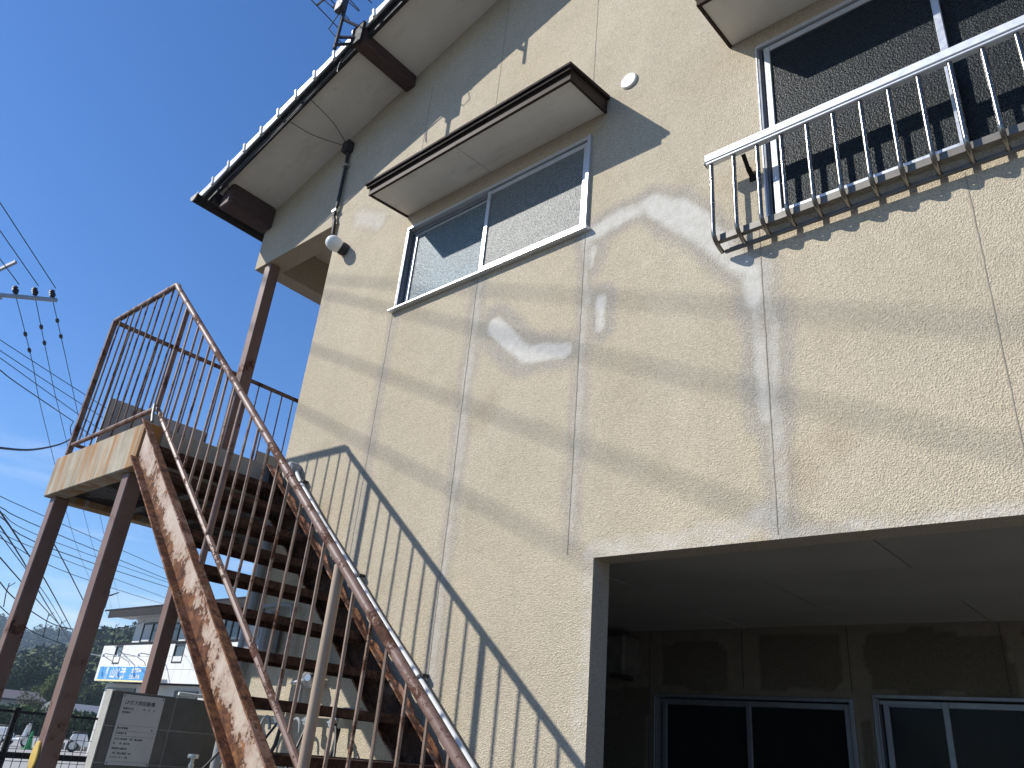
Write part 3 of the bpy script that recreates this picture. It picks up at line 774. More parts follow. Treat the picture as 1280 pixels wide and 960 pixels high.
for a, b, n in ((-5.215, -4.015, 9), (-4.015, -2.785, 9), (-2.785, -1.6, 9)):
    for bx in np.linspace(a, b, n+1)[1:-1]:
        place('baluster', rod_s, railing, (bx+random.uniform(-.004,.004), YR, zbot(bx)), (random.uniform(-.006,.006), random.uniform(-.01,.01), random.uniform(0,6)))
# veranda railing along the outer edge of the landing
vr = MB(); vr.tube([(-6.685, YR, 4.70), (-6.685, 8.5, 4.735)], 0.0215, 8)
vrail = build('veranda_railing', vr, MAT['rail'], st, smooth=True)
vr = MB(); vr.tube([(-6.685, YR, 3.55), (-6.685, 8.5, 3.55)], 0.016, 8); build('lower_rail', vr, MAT['rail'], vrail, smooth=True)
rod_v = rod(4.705-3.55)
for by in np.arange(YR+0.134, 3.4, 0.134):
    place('baluster', rod_v, vrail, (-6.685, by, 3.55), (random.uniform(-.008,.008), random.uniform(-.006,.006), 0))
for by in (0.16, 1.4, 2.6):
    s_ = MB(); s_.box(-6.70, -6.67, by-0.015, by+0.015, 3.45, 4.69); build('stanchion', s_, MAT['rail'], vrail)
for y0_, y1_, z1_ in ((-0.90, 0.02, 4.05), (0.55, 2.4, 4.06)):
    s_ = MB(); s_.box(-6.735, -6.715, y0_, y1_, 3.46, z1_); build('screen_panel', s_, MAT['greypanel'], vrail, bevel=0.002)
# clamp at the landing corner
s_ = MB(); s_.tube([(-5.20,YR-0.03,3.56),(-5.14,YR-0.045,3.46),(-5.10,YR-0.05,3.40)], 0.011, 6); build('clamp', s_, MAT['galvdull'], st, smooth=True)

# ------------------------------------------------------------------ small things on the wall
# globe lamp
lamp = thing('wall_lamp', (-5.03, 0, 5.44), 'white capsule globe lamp on the wall corner below the eave', 'lamp')
b = MB(); b.lathe([(0.058,0.0),(0.060,0.03),(0.055,0.055)], (-5.03,-0.001,5.45), (-0.18,-1,0.12), 20); build('lamp_base', b, MAT['black'], lamp, smooth=True)
b = MB(); b.lathe([(0.056,0.0),(0.064,0.025),(0.068,0.06),(0.062,0.092),(0.047,0.117),(0.025,0.131),(0.0,0.136)], (-5.04,-0.055,5.456), (-0.25,-1,0.25), 24); build('globe', b, MAT['globe'], lamp, smooth=True)
# black conduit with box
cd = thing('conduit', (-5.3, -0.02, 5.7), 'black conduit with square box running down the gable beside the lamp', 'conduit')
b = MB(); b.tube([(-5.315,-0.025,6.74),(-5.30,-0.025,6.5),(-5.285,-0.03,6.05),(-5.30,-0.03,5.92),(-5.272,-0.028,5.86),(-5.262,-0.022,5.70)], 0.017, 8); build('pipe', b, MAT['black'], cd, smooth=True)
b = MB(); b.box(-5.37,-5.27,-0.075,-0.003,6.70,6.82); build('junction_box', b, MAT['black'], cd, bevel=0.006)
for zz in (6.52, 5.98):
    b = MB(); b.box(-5.325,-5.265,-0.05,-0.001,zz-0.012,zz+0.012); build('clip', b, MAT['chrome'], cd)
# wires at the eave
def wire_thing(name, pts, r, label, cat, group=None, sag=0.0, n=14, mat='wire', smooth_n=5):
    P = [Vector(p) for p in pts]
    if len(P) == 2 and sag:
        P = [P[0].lerp(P[1], t) - Vector((0,0,sag*4*t*(1-t))) for t in [i/n for i in range(n+1)]]
    elif len(P) > 2:
        out = []
        for i in range(len(P)-1):
            p0, p1, p2, p3 = P[max(i-1,0)], P[i], P[i+1], P[min(i+2, len(P)-1)]
            for s_ in range(6):
                t = s_/6
                out.append(0.5*((2*p1)+(-p0+p2)*t+(2*p0-5*p1+4*p2-p3)*t*t+(-p0+3*p1-3*p2+p3)*t**3))
        out.append(P[-1]); P = out
    m_ = MB(); m_.tube(P, r, smooth_n)
    o = build(name, m_, MAT[mat], None, smooth=True, origin=P[0])
    return tag(o, label, cat, group)
def vz(x, d): return soff(x)+d
wire_thing('eave_cable', [(-6.6,-0.60,vz(-6.6,-.03)),(-6.0,-0.60,vz(-6,-.055)),(-5.4,-0.605,vz(-5.4,-.03)),(-4.9,-0.60,vz(-4.9,-.05)),(-4.5,-0.63,vz(-4.5,-.02))], 0.007, 'upper black cable strung along the verge below the roof tiles', 'cable')
wire_thing('eave_cable', [(-6.52,-0.42,6.50),(-6.55,-0.55,6.50),(-6.3,-0.585,vz(-6.3,-.06)),(-5.7,-0.59,vz(-5.7,-.075)),(-5.1,-0.585,vz(-5.1,-.045)),(-4.6,-0.6,vz(-4.6,-.06))], 0.006, 'lower black cable sagging under the verge to the eave purlin', 'cable')
wire_thing('eave_cable', [(-5.55,-0.57,vz(-5.55,-.05)),(-5.5,-0.33,6.79),(-5.33,-0.07,6.76)], 0.004, 'thin black wire crossing the soffit straight to the conduit box', 'cable')
wire_thing('eave_cable', [(-5.25,-0.57,vz(-5.25,-.04)),(-5.24,-0.30,6.83),(-5.31,-0.06,6.77)], 0.004, 'thin black wire curving across the soffit to the conduit box', 'cable')
wire_thing('eave_cable', [(-4.78,-0.61,vz(-4.78,0.0)),(-4.80,-0.615,7.0),(-4.79,-0.62,6.93),(-4.775,-0.62,6.90),(-4.785,-0.62,6.95),(-4.79,-0.61,7.05)], 0.004, 'short black wire loop dangling from the verge', 'cable')
# vent cap
v_ = MB(); v_.lathe([(0.060,0),(0.060,0.010),(0.055,0.016),(0.0,0.019)], (-2.094,-0.001,5.63), (0,-1,0), 28)
tag(build('vent_cap', v_, MAT['white'], None, smooth=True, origin=(-2.094,0,5.63)), 'round white vent cap on the wall beside the small window awning', 'vent')
# white pipe along the stairs
wp = thing('white_conduit', (-4.9, -0.04, 3.3), 'white conduit pipe sloping down the wall beside the stair stringer', 'pipe')
b = MB(); pp = [(-4.97,-0.045,3.37),(-4.90,-0.04,3.285),(-4.50,-0.038,2.925),(-4.10,-0.04,2.585),(-3.70,-0.036,2.235),(-3.36,-0.04,1.957),(-3.0,-0.038,1.645),(-2.4,-0.04,1.13),(-1.9,-0.04,0.7)]
b.tube(pp, 0.0145, 10); build('pipe', b, MAT['white'], wp, smooth=True)
b = MB(); b.lathe([(0.050,0),(0.055,0.02),(0.055,0.065),(0.048,0.08),(0.0,0.083)], (-5.03,-0.002,3.40), (0,-1,0), 20); build('junction_box', b, MAT['greyplastic'], wp, smooth=True)
for x_, z_ in ((-4.88,3.268),(-4.02,2.515),(-3.32,1.925)):
    b = MB(); b.lathe([(0.020,-0.009),(0.020,0.009)], (x_,-0.039,z_), (1,0,-SL), 10); b.box(x_+0.01,x_+0.03,-0.045,-0.001,z_+0.005,z_+0.022); build('clip', b, MAT['black'], wp)
# antenna
an = thing('roof_antenna', (-4.62, -0.72, 7.05), 'black television antenna mast clamped to the verge purlin end', 'antenna')
b = MB(); b.tube([(-4.66,-0.76,6.98),(-4.66,-0.76,8.9)], 0.017, 8); build('mast', b, MAT['wire'], an, smooth=True)
b = MB(); b.bar((-4.52,-0.655,7.12),(-4.67,-0.77,7.12),0.02,0.02); b.bar((-4.50,-0.655,7.23),(-4.67,-0.77,7.36),0.02,0.02); b.bar((-4.58,-0.66,7.08),(-4.66,-0.77,7.02),0.02,0.02)
build('bracket', b, MAT['wire'], an)
b = MB(); b.box(-4.72,-4.60,-0.83,-0.77,7.42,7.56); build('booster_box', b, MAT['wire'], an, bevel=0.008)
b = MB(); b.tube([(-4.66,-0.79,7.42),(-4.60,-0.85,7.33),(-4.54,-0.86,7.38),(-4.55,-0.82,7.5)], 0.005, 6); b.tube([(-4.68,-0.79,7.42),(-4.72,-0.83,7.2),(-4.62,-0.70,7.04)], 0.005, 6); build('lead', b, MAT['wire'], an, smooth=True)
b = MB(); b.tube([(-5.15,-0.80,7.86),(-3.95,-0.70,8.02)], 0.011, 6)
for i in range(9):
    t = i/8; p = Vector((-5.15,-0.80,7.86)).lerp(Vector((-3.95,-0.70,8.02)), t); L = 0.30-0.10*t
    b.tube([p+Vector((0.03,-L,0.01)), p+Vector((-0.03,L,-0.01))], 0.006, 5)
build('yagi', b, MAT['wire'], an)
b = MB(); b.tube([(-4.95,-0.74,7.74),(-4.42,-0.68,7.76)], 0.009, 6)
for i in range(4):
    p = Vector((-4.95+0.17*i,-0.74+0.02*i,7.745)); b.tube([p+Vector((0,-0.16,0)), p+Vector((0,0.16,0))], 0.005, 5)
build('small_yagi', b, MAT['wire'], an)
# roof stay pole a little further up
sp = MB(); sp.tube([(-3.82,-0.72,7.25),(-3.82,-0.72,8.15)], 0.014, 7); sp.tube([(-3.82,-0.72,7.78),(-3.55,-0.74,7.72)], 0.010, 6); sp.bar((-3.82,-0.72,7.40),(-3.82,-0.60,7.40),0.03,0.03)
tag(build('stay_pole', sp, MAT['wire'], None, smooth=True, origin=(-3.82,-0.72,7.25)), 'thin pole with a short arm fixed to the upper verge', 'pole')

# ------------------------------------------------------------------ gas supply corner
bw = thing('block_wall', (-5.65, 0.2, 0), 'low grey concrete block wall behind the stair carrying the gas notice', 'wall')
BH, BL = 1.752/8, 0.448
blk = MB(); blk.box(-0.05, 0.05, 0.004, BL-0.004, 0.004, BH-0.004)
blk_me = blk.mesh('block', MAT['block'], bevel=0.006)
cr_ = MB(); cr_.box(-5.694, -5.606, -0.645, 1.13, 0, 1.746); build('mortar', cr_, MAT['concrete'], bw)
for r_ in range(8):
    for c_ in range(4):
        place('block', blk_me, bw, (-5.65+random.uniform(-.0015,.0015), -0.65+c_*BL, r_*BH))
cr_ = MB(); cr_.box(-5.698, -5.602, -0.660, -0.6505, 0, 1.751); build('sunlit_tone_end', cr_, MAT['sunlittone'], bw, bevel=0.002)  # added thin slab, its pale tone paints sunlight onto the wall end
pt = thing('gas_notice_plate', (-5.598, -0.44, 1.52), 'off white Japanese gas supply notice plate on the block wall', 'sign')
b = MB(); b.box(-5.599, -5.593, -0.583, -0.290, 1.305, 1.732); plate = build('plate', b, MAT['plate'], pt, bevel=0.001)
for yy, zz in ((-0.572,1.720),(-0.301,1.720),(-0.572,1.317),(-0.301,1.317)):
    b = MB(); b.lathe([(0.005,0),(0.004,0.003)], (-5.5932,yy,zz), (1,0,0), 8); build('screw', b, MAT['ink'], pt)
def text_mesh(s, size, mat, spacing=1.0):
    cu = bpy.data.curves.new('lettering', 'FONT'); cu.body = s; cu.size = size; cu.space_character = spacing; cu.resolution_u = 2
    cu.extrude = 0.0004; cu.offset = size*0.018
    ob = bpy.data.objects.new('tmp', cu); COL.objects.link(ob)
    dg = bpy.context.evaluated_depsgraph_get()
    me = bpy.data.meshes.new_from_object(ob.evaluated_get(dg))
    bpy.data.objects.remove(ob); bpy.data.curves.remove(cu)
    me.materials.clear(); me.materials.append(mat); me.name = 'lettering'
    return me
RXP = (math.pi/2, 0, math.pi/2)      # faces +x, reads along +y
for s, size, yy, zz in (("LPガス供給設備", 0.030, -0.560, 1.672), ("設置年月日", 0.0145, -0.562, 1.640), ("年     月     日", 0.0145, -0.424, 1.640), ("製造番号", 0.0145, -0.562, 1.617),
                        ("最大貯蔵量", 0.0145, -0.566, 1.520), ("㎏", 0.0145, -0.335, 1.520), ("保安責任者", 0.0145, -0.566, 1.489), ("LPガス販売店 （有）青山商店", 0.0145, -0.566, 1.455),
                        ("住       所   松山市", 0.0145, -0.566, 1.428), ("緊急時の連絡先", 0.0145, -0.566, 1.398), ("（有）青山商店  TEL", 0.0150, -0.566, 1.370), ("ガスセンター  TEL", 0.0150, -0.566, 1.346)):
    place('lettering', text_mesh(s, size, MAT['ink']), pt, (-5.5928, yy, zz), RXP)
b = MB()
for zz in (1.543, 1.508, 1.478, 1.326): b.box(-5.5932, -5.5924, -0.570, -0.305, zz-0.0006, zz+0.0006)
build('ruled_lines', b, MAT['ink'], pt)
# white pipe elbow on top of the block wall
b = MB(); b.tube([(-5.64,-0.18,1.775),(-5.62,0.14,1.772),(-5.60,0.16,1.77),(-5.585,0.165,1.74),(-5.585,0.165,1.69)], 0.012, 8)
tag(build('pipe_elbow', b, MAT['white'], None, smooth=True, origin=(-5.62,0.14,1.77)), 'short white pipe bent over the top of the block wall', 'pipe')
# cylinders
def cylinder(x, y, label, hose_to):
    t = thing('gas_cylinder', (x, y, 0), label, 'gas cylinder', 'gas cylinders under the stairs')
    c = MB(); c.lathe([(0.17,0.0),(0.183,0.03),(0.183,1.05),(0.17,1.13),(0.12,1.19),(0.05,1.22),(0.035,1.25)], (x,y,0), n=24); build('body', c, MAT['cylinder'], t, smooth=True)
    c = MB(); c.lathe([(0.10,1.18),(0.105,1.19),(0.105,1.30),(0.098,1.30),(0.095,1.2)], (x,y,0), n=20); build('guard_ring', c, MAT['cylinder'], t, smooth=True)
    c = MB(); c.tube([(x,y,1.24),(x,y,1.36)], 0.018, 10); c.lathe([(0.012,1.36),(0.012,1.39),(0.034,1.392),(0.036,1.402),(0.034,1.415),(0.0,1.418)], (x,y,0), n=14); c.tube([(x,y,1.32),(x+0.06,y,1.32)], 0.016, 10)
    build('valve', c, MAT['chrome'], t, smooth=True)
    hp = [Vector((x+0.06,y,1.32)), Vector((x+0.13,y+0.02,1.30)), Vector((x+0.16,y+0.05,1.45)), Vector(hose_to)]
    c = MB(); pts = []
    for i in range(13):
        u = i/12; a = hp[0]*(1-u)**3 + hp[1]*3*u*(1-u)**2 + hp[2]*3*u*u*(1-u) + hp[3]*u**3; pts.append(a)
    c.tube(pts, 0.008, 7); build('hose', c, MAT['black'], t, smooth=True)
cylinder(-5.13, -0.24, 'grey gas cylinder standing closest to the block wall', (-4.85,-0.07,1.62))
cylinder(-4.70, -0.26, 'grey gas cylinder second from the block wall', (-4.50,-0.07,1.66))
cylinder(-4.27, -0.26, 'grey gas cylinder third from the block wall', (-4.20,-0.07,1.68))
cylinder(-3.84, -0.26, 'grey gas cylinder farthest from the block wall', (-3.95,-0.07,1.68))
gm = thing('gas_piping', (-4.5, -0.06, 1.6), 'gas header pipe with silver valves and black hoses on the wall under the stairs', 'piping')
c = MB(); c.tube([(-4.95,-0.06,1.72),(-3.75,-0.06,1.74)], 0.017, 10); c.tube([(-4.36,-0.06,1.73),(-4.36,-0.06,1.92),(-4.30,-0.06,1.95),(-4.2,-0.06,1.95)], 0.014, 8); build('pipe', c, MAT['greyplastic'], gm, smooth=True)
for xx in (-4.85,-4.50,-4.20,-3.95):
    c = MB(); c.tube([(xx,-0.06,1.73),(xx,-0.075,1.62)], 0.016, 9); c.lathe([(0.024,0),(0.026,0.012),(0.024,0.026)], (xx,-0.076,1.665), (0,-1,0), 12); c.bar((xx-0.03,-0.10,1.668),(xx+0.03,-0.10,1.668),0.012,0.010)
    build('valve', c, MAT['chrome'], gm, smooth=True)
for xx in (-4.47,-4.17,-3.9):
    c = MB(); c.tube([(xx,-0.075,1.64),(xx+0.01,-0.10,1.52),(xx-0.02,-0.13,1.40),(xx-0.10,-0.16,1.32)], 0.012, 8); build('hose', c, MAT['black'], gm, smooth=True)
for xx in (-4.62,-4.3):
    c = MB(); ring = [(xx+0.05*math.cos(t),-0.09,1.60+0.075*math.sin(t)) for t in np.linspace(0,5.2,16)]; c.tube(ring, 0.009, 7); build('hose', c, MAT['greyplastic'], gm, smooth=True)
c = MB(); c.lathe([(0.045,0),(0.055,0.01),(0.055,0.03),(0.035,0.05),(0.02,0.07)], (-4.27,-0.05,1.90), (0.5,-1,0.1), 18); c.tube([(-4.45,-0.07,1.875),(-4.27,-0.075,1.90)], 0.013, 8); build('regulator', c, MAT['chrome'], gm, smooth=True)
c = MB(); c.box(-4.24,-4.13,-0.10,-0.04,1.955,2.0); build('cap', c, MAT['black'], gm, bevel=0.01)
mt_ = thing('gas_meter', (-4.85, -0.09, 2.05), 'grey box gas meter mounted on the wall near its corner under the stairs', 'meter')
c = MB(); c.box(-4.98,-4.76,-0.16,-0.02,2.02,2.26); build('body', c, MAT['greyplastic'], mt_, bevel=0.02)
c = MB(); c.box(-4.93,-4.81,-0.166,-0.161,2.14,2.22); build('dial', c, MAT['plate'], mt_)
c = MB(); c.tube([(-4.93,-0.09,2.26),(-4.93,-0.09,2.36),(-4.70,-0.09,2.37),(-4.62,-0.07,2.36),(-4.60,-0.06,2.25),(-4.60,-0.06,1.73)], 0.016, 8); c.tube([(-4.82,-0.09,2.26),(-4.82,-0.09,2.31),(-5.05,-0.07,2.32)], 0.016, 8); build('pipe', c, MAT['greyplastic'], mt_, smooth=True)
dp = thing('drain_pipe', (-5.15, -0.05, 0), 'grey drain pipe running down the house corner behind the stairs', 'pipe')
c = MB(); c.tube([(-5.15,-0.055,0.0),(-5.15,-0.055,3.1)], 0.036, 12); build('pipe', c, MAT['greyplastic'], dp, smooth=True)
for zz in (0.6, 1.9, 2.7):
    c = MB(); c.lathe([(0.040,-0.012),(0.040,0.012)], (-5.15,-0.055,zz), (0,0,1), 12); build('clip', c, MAT['chrome'], dp)
# air conditioner in the carport
ac = thing('air_conditioner', (-3.6, 2.0, 2.2), 'grey air conditioner unit hung high in the dark carport corner', 'air conditioner')
c = MB(); c.box(-3.95,-3.30,1.93,2.185,2.19,2.47); build('body', c, MAT['acgrey'], ac, bevel=0.02)
c = MB(); c.box(-3.90,-3.52,1.918,1.929,2.22,2.44)
build('grille', c, MAT['greyplastic'], ac, bevel=0.004)
for xx in (-3.40, -3.85):
    c = MB(); c.bar((xx,1.93,2.175),(xx,2.185,2.175),0.03,0.025); build('bracket', c, MAT['black'], ac)
# ------------------------------------------------------------------ BACKGROUND
def polar(az, d, z=0.0):
    a = math.radians(az); return (math.cos(a)*d, -3.1 + math.sin(a)*d, z)
# ---- foliage materials
def leaf_mat(name, a, b, c):
    k = NT(name)
    oi = k.n.new('ShaderNodeNewGeometry')
    col = k.mix(oi.outputs['Random Per Island'], a, b)
    k.color(k.mix(k.rng(k.noise(0.25, 3), 0.42, 0.66, 0, 0.8), col, c)); k.rough(0.75); k.b.inputs['Specular IOR Level'].default_value = 0.2
    return k.m
MAT['forest'] = leaf_mat('hill_forest_leaves', (0.030, 0.052, 0.016), (0.060, 0.092, 0.026), (0.075, 0.088, 0.024))
MAT['darkleaf'] = leaf_mat('dark_evergreen_leaves', (0.022, 0.042, 0.016), (0.042, 0.075, 0.022), (0.035, 0.060, 0.02))
MAT['olive'] = leaf_mat('olive_shrub_leaves', (0.085, 0.088, 0.030), (0.13, 0.125, 0.045), (0.11, 0.095, 0.04))
MAT['lime'] = leaf_mat('yellow_green_leaves', (0.075, 0.105, 0.022), (0.12, 0.145, 0.030), (0.09, 0.115, 0.03))
MAT['hedge'] = leaf_mat('hedge_leaves', (0.05, 0.085, 0.024), (0.12, 0.155, 0.055), (0.08, 0.11, 0.04))
MAT['bark'] = plain('tree_bark', (0.075, 0.055, 0.04), 0.9, var=0.3, scale=9)
MAT['earth'] = plain('hill_soil_and_undergrowth', (0.035, 0.045, 0.018), 0.95, var=0.4, scale=0.2)

def leaf_cloud(n, size, shell=0.55):
    """n triangles spread through the unit ball, sorted into uneven lumps"""
    d = rng.normal(size=(n, 3)); d /= np.linalg.norm(d, axis=1, keepdims=True)
    lump = rng.normal(size=(9, 3)); lump /= np.linalg.norm(lump, axis=1, keepdims=True)
    bulge = 0.78 + 0.24*np.clip((d @ lump.T).max(1)*2.2-1.2, 0, 1)
    r = (shell + (1-shell)*rng.random(n)**0.6) * bulge
    c = d*r[:, None]
    a = rng.normal(size=(n, 3)); a /= np.linalg.norm(a, axis=1, keepdims=True)
    b = np.cross(a, d + 0.6*rng.normal(size=(n, 3))); b /= np.linalg.norm(b, axis=1, keepdims=True)+1e-9
    s = size*(0.6+0.8*rng.random((n, 1)))
    return np.stack([c - a*s*0.6 - b*s*0.4, c + a*s*0.6 - b*s*0.4, c + b*s*0.75], 1)      # n,3,3
def mesh_from_tris(name, tris, mat):
    v = tris.reshape(-1, 3); n = len(tris)
    me = bpy.data.meshes.new(name); me.vertices.add(len(v)); me.vertices.foreach_set('co', v.astype(np.float32).ravel())
    me.loops.add(3*n); me.loops.foreach_set('vertex_index', np.arange(3*n, dtype=np.int32))
    me.polygons.add(n); me.polygons.foreach_set('loop_start', np.arange(0, 3*n, 3, dtype=np.int32))
    me.update(calc_edges=True); me.materials.append(mat); return me

# ---- hills with forest
def ridge(name, prof, d0, d1, azr, n_cl, rad, lab, dens=260):
    azs = np.array([p[0] for p in prof]); tn = np.array([p[1] for p in prof]); o_ = np.argsort(azs); azs, tn = azs[o_], tn[o_]
    def H(az): return np.interp(az, azs, tn)*d1 + 1.6 - rad*1.1
    def surf(az, t):
        d = d0 + (d1-d0)*t
        w = 0.92*np.sin(np.clip(t, 0, 1.25)*math.pi/2)
        bumps = 0.06*np.sin(az*2.3+t*5)+0.05*np.sin(az*5.1-t*7)
        z = H(az)*(w + (1-0.92)*np.clip(t,0,1) + bumps*np.clip(t*(1-t)*4, 0, 1)) - 0.5
        a = np.radians(az); return np.stack([np.cos(a)*d, -3.1+np.sin(a)*d, z], -1)
    A, T_ = np.meshgrid(np.linspace(azr[0], azr[1], 60), np.linspace(0, 1.25, 14), indexing='ij')
    V = surf(A, T_).reshape(-1, 3); nz = 14
    f = [(i*nz+j, (i+1)*nz+j, (i+1)*nz+j+1, i*nz+j+1) for i in range(59) for j in range(nz-1)]
    m_ = MB(); m_.add(V.tolist(), f); h = build(name, m_, MAT['earth'], None, smooth=True); h['kind'] = 'structure'
    tpl = [np.concatenate([leaf_cloud(dens, 0.175)]) for _ in range(6)]
    az = rng.uniform(*azr, n_cl); t = rng.random(n_cl)**0.9*1.06
    P = surf(az, t); out = []
    for i in range(n_cl):
        s = rad*(0.55+0.8*rng.random()); q = tpl[i % 6]*np.array([s, s, s*0.85]); ca, sa = math.cos(i), math.sin(i)
        q = q @ np.array([[ca, -sa, 0], [sa, ca, 0], [0, 0, 1]])
        out.append(q + P[i] + np.array([0, 0, s*0.35]))
    o = link('forest', mesh_from_tris('forest', np.concatenate(out), MAT['forest'])); tag(o, lab, 'forest', kind='stuff')
ridge('hill', [(140,.09),(148,.115),(152,.105),(154.8,.093),(156.3,.0825),(157.2,.077),(158,.071),(158.9,.060),(159.9,.052),(161.6,.044),(162.8,.036),(165,.035),(170,.05),(178,.06)], 120, 290, (146, 172), 2300, 3.6, 'dense green forest on the nearer hillside')
ridge('far_hill', [(140,.05),(156,.045),(158,.054),(158.9,.060),(159.6,.066),(160.4,.071),(161.15,.074),(161.8,.066),(162.6,.069),(163.6,.075),(166,.085),(172,.09),(180,.07)], 380, 760, (146, 174), 2300, 7.0, 'bluish wooded ridge farthest away on the skyline')

# ---- trees, shrubs
def tree(name, az, d, h, r, mat, label, cat='tree', n=3000, rz=None, stem=True, leaf=0.10):
    x, y, _ = polar(az, d); t = thing(name, (x, y, 0), label, cat, 'trees before the hills' if cat == 'tree' else None)
    rz = rz or r*1.15
    parts = []
    for i in range(6):
        off = rng.normal(size=3)*np.array([r*.40, r*.40, rz*.36]); s = rng.uniform(.45, .7)
        parts.append(leaf_cloud(n//6, leaf, 0.35)*np.array([r*s, r*s, rz*s]) + off)
    tr = np.concatenate(parts) + np.array([0, 0, h-rz*0.95])
    tr[..., 2] = np.maximum(tr[..., 2], 0.05)
    link('crown', mesh_from_tris('crown', tr, MAT[mat]), t)
    m_ = MB(); top = h-rz*0.6
    m_.tube([(x,y,0),(x+.05,y,top*0.5),(x,y+.05,top)], [0.06*r+.06, 0.05*r+.04, 0.03], 7)
    for i in range(4):
        a = i*1.7; m_.tube([(x,y,top*(.45+.1*i)),(x+math.cos(a)*r*.5,y+math.sin(a)*r*.5,top*(.45+.1*i)+r*.5)], [.03*r+.02, .015], 5)
    build('trunk', m_, MAT['bark'], t, smooth=True)
tree('evergreen_tree', 162.45, 108, 6.3, 2.4, 'darkleaf', 'dark evergreen tree standing leftmost before the far hills', n=5400)
tree('evergreen_tree', 161.55, 112, 6.1, 2.2, 'darkleaf', 'dark evergreen tree right of the leftmost one before the hills', n=5400)
tree('evergreen_tree', 160.8, 104, 4.3, 1.7, 'darkleaf', 'lower dark evergreen tree just behind the round olive shrub', n=4200)
tree('broadleaf_tree', 159.7, 100, 5.1, 1.7, 'lime', 'yellow green broadleaf tree between the two near stair posts', n=4800)
tree('broadleaf_tree', 158.7, 96, 4.2, 1.5, 'forest', 'mid green broadleaf tree right of the yellow green tree', n=4200)
tree('broadleaf_tree', 157.6, 100, 4.6, 2.0, 'forest', 'mid green broadleaf tree behind the end of the block wall', n=4200)
tree('round_shrub', 160.75, 72, 2.75, 1.25, 'olive', 'rounded olive brown shrub behind the parked scooters', 'shrub', n=2600, rz=1.3, leaf=0.10)
# ---- distant little houses
MAT['dwall'] = plain('distant_plaster', (0.55, 0.53, 0.49), 0.9); MAT['droof'] = plain('brown_tile_roof', (0.12, 0.10, 0.10), 0.7); MAT['droof2'] = plain('slate_grey_roof', (0.17, 0.175, 0.19), 0.6)
MAT['dglass'] = plain('distant_window_glass', (0.03, 0.035, 0.04), 0.12)
def cottage(az, d, w, h, rh, roofm, label):
    x, y, _ = polar(az, d); t = thing('cottage', (x, y, 0), label, 'house')
    m_ = MB(); m_.box(x-2, x+2, y-w/2, y+w/2, 0, h); build('wall', m_, MAT['dwall'], t)
    m_ = MB(); m_.prism([(x-2.6, h-0.05), (x+2.6, h-0.05), (x+2.6, h+0.08), (x, h+rh), (x-2.6, h+0.08)], 'y', y-w/2-.4, y+w/2+.4); build('roof', m_, MAT[roofm], t)
    for q in (-.25, .25):
        m_ = MB(); m_.box(x+2.0, x+2.05, y+q*w-.5, y+q*w+.5, h-1.3, h-.4); build('window', m_, MAT['dglass'], t)
cottage(162.35, 82, 5.0, 2.0, 0.75, 'droof', 'pale cottage with brown roof left of the olive shrub')
cottage(157.9, 88, 5.0, 1.5, 0.7, 'droof2', 'small house with slate grey roof behind the hedge')
# ---- hedge
hx = []
for az in np.linspace(149, 168, 190):
    q = leaf_cloud(60, 0.22, 0.5)*np.array([0.62, 0.62, 0.85]) ; p = polar(az, 60+rng.normal()*.12); hx.append(q+np.array(p)+np.array([0, 0, 0.86+rng.normal()*.08]))
hd = thing('hedge', polar(159, 60), 'clipped hedge with pale leaf tips along the far side of the lot', 'hedge')
hme = mesh_from_tris('foliage', np.concatenate(hx) - np.array(polar(159, 60)), MAT['hedge']); fo = link('foliage', hme, hd); fo['kind'] = 'stuff'
m_ = MB(); pr = []
for az in np.linspace(149, 168, 24):
    for dd in (59.7, 60.3): pr.append(polar(az, dd))
vs = [(x, y, 0.0) for x, y, z in pr] + [(x, y, 1.35) for x, y, z in pr]; N = len(pr); fs = []
for i in range(23):
    a = 2*i; fs += [(a, a+2, a+2+N, a+N), (a+1, a+1+N, a+3+N, a+3), (a+N, a+2+N, a+3+N, a+1+N)]
m_.add(vs, fs); build('branches', m_, MAT['earth'], hd)
# ---- lot surface with pale kerb blocks
m_ = MB(); m_.add([polar(148,27,0.004),polar(169,27,0.004),polar(168.5,59,0.004),polar(149,59,0.004)], [(0,1,2,3)])
MAT['lot'] = concrete('parking_lot_concrete', (0.30, 0.295, 0.28), (0.40, 0.39, 0.37), 0.4)
o = build('parking_lot', m_, MAT['lot']); o['kind'] = 'structure'
for i, az in enumerate((158.6, 157.7, 156.8)):
    x, y, _ = polar(az, 43); m_ = MB(); m_.box(x-.12, x+.12, y-.3, y+.3, 0.004, 0.28)
    tag(build('kerb_block', m_, MAT['concrete'], None, bevel=0.02, origin=(x, y, 0)), ('grey kerb block nearest the middle stair post', 'middle grey kerb block of the row in the lot', 'grey kerb block nearest the block wall')[i], 'kerb block', 'kerb blocks in the lot')
# ---- traffic cone
MAT['cone'] = plain('green_plastic', (0.02, 0.24, 0.07), 0.45)
x, y, _ = polar(160.05, 40.5); t = thing('traffic_cone', (x, y, 0), 'green traffic cone standing in the parking lot', 'cone')
m_ = MB(); m_.lathe([(0.15,0.03),(0.13,0.10),(0.035,0.68),(0.0,0.69)], (x,y,0), n=16); build('cone', m_, MAT['cone'], t, smooth=True)
m_ = MB(); m_.box(x-.2,x+.2,y-.2,y+.2,0.005,0.035); build('base', m_, MAT['cone'], t, bevel=.01)
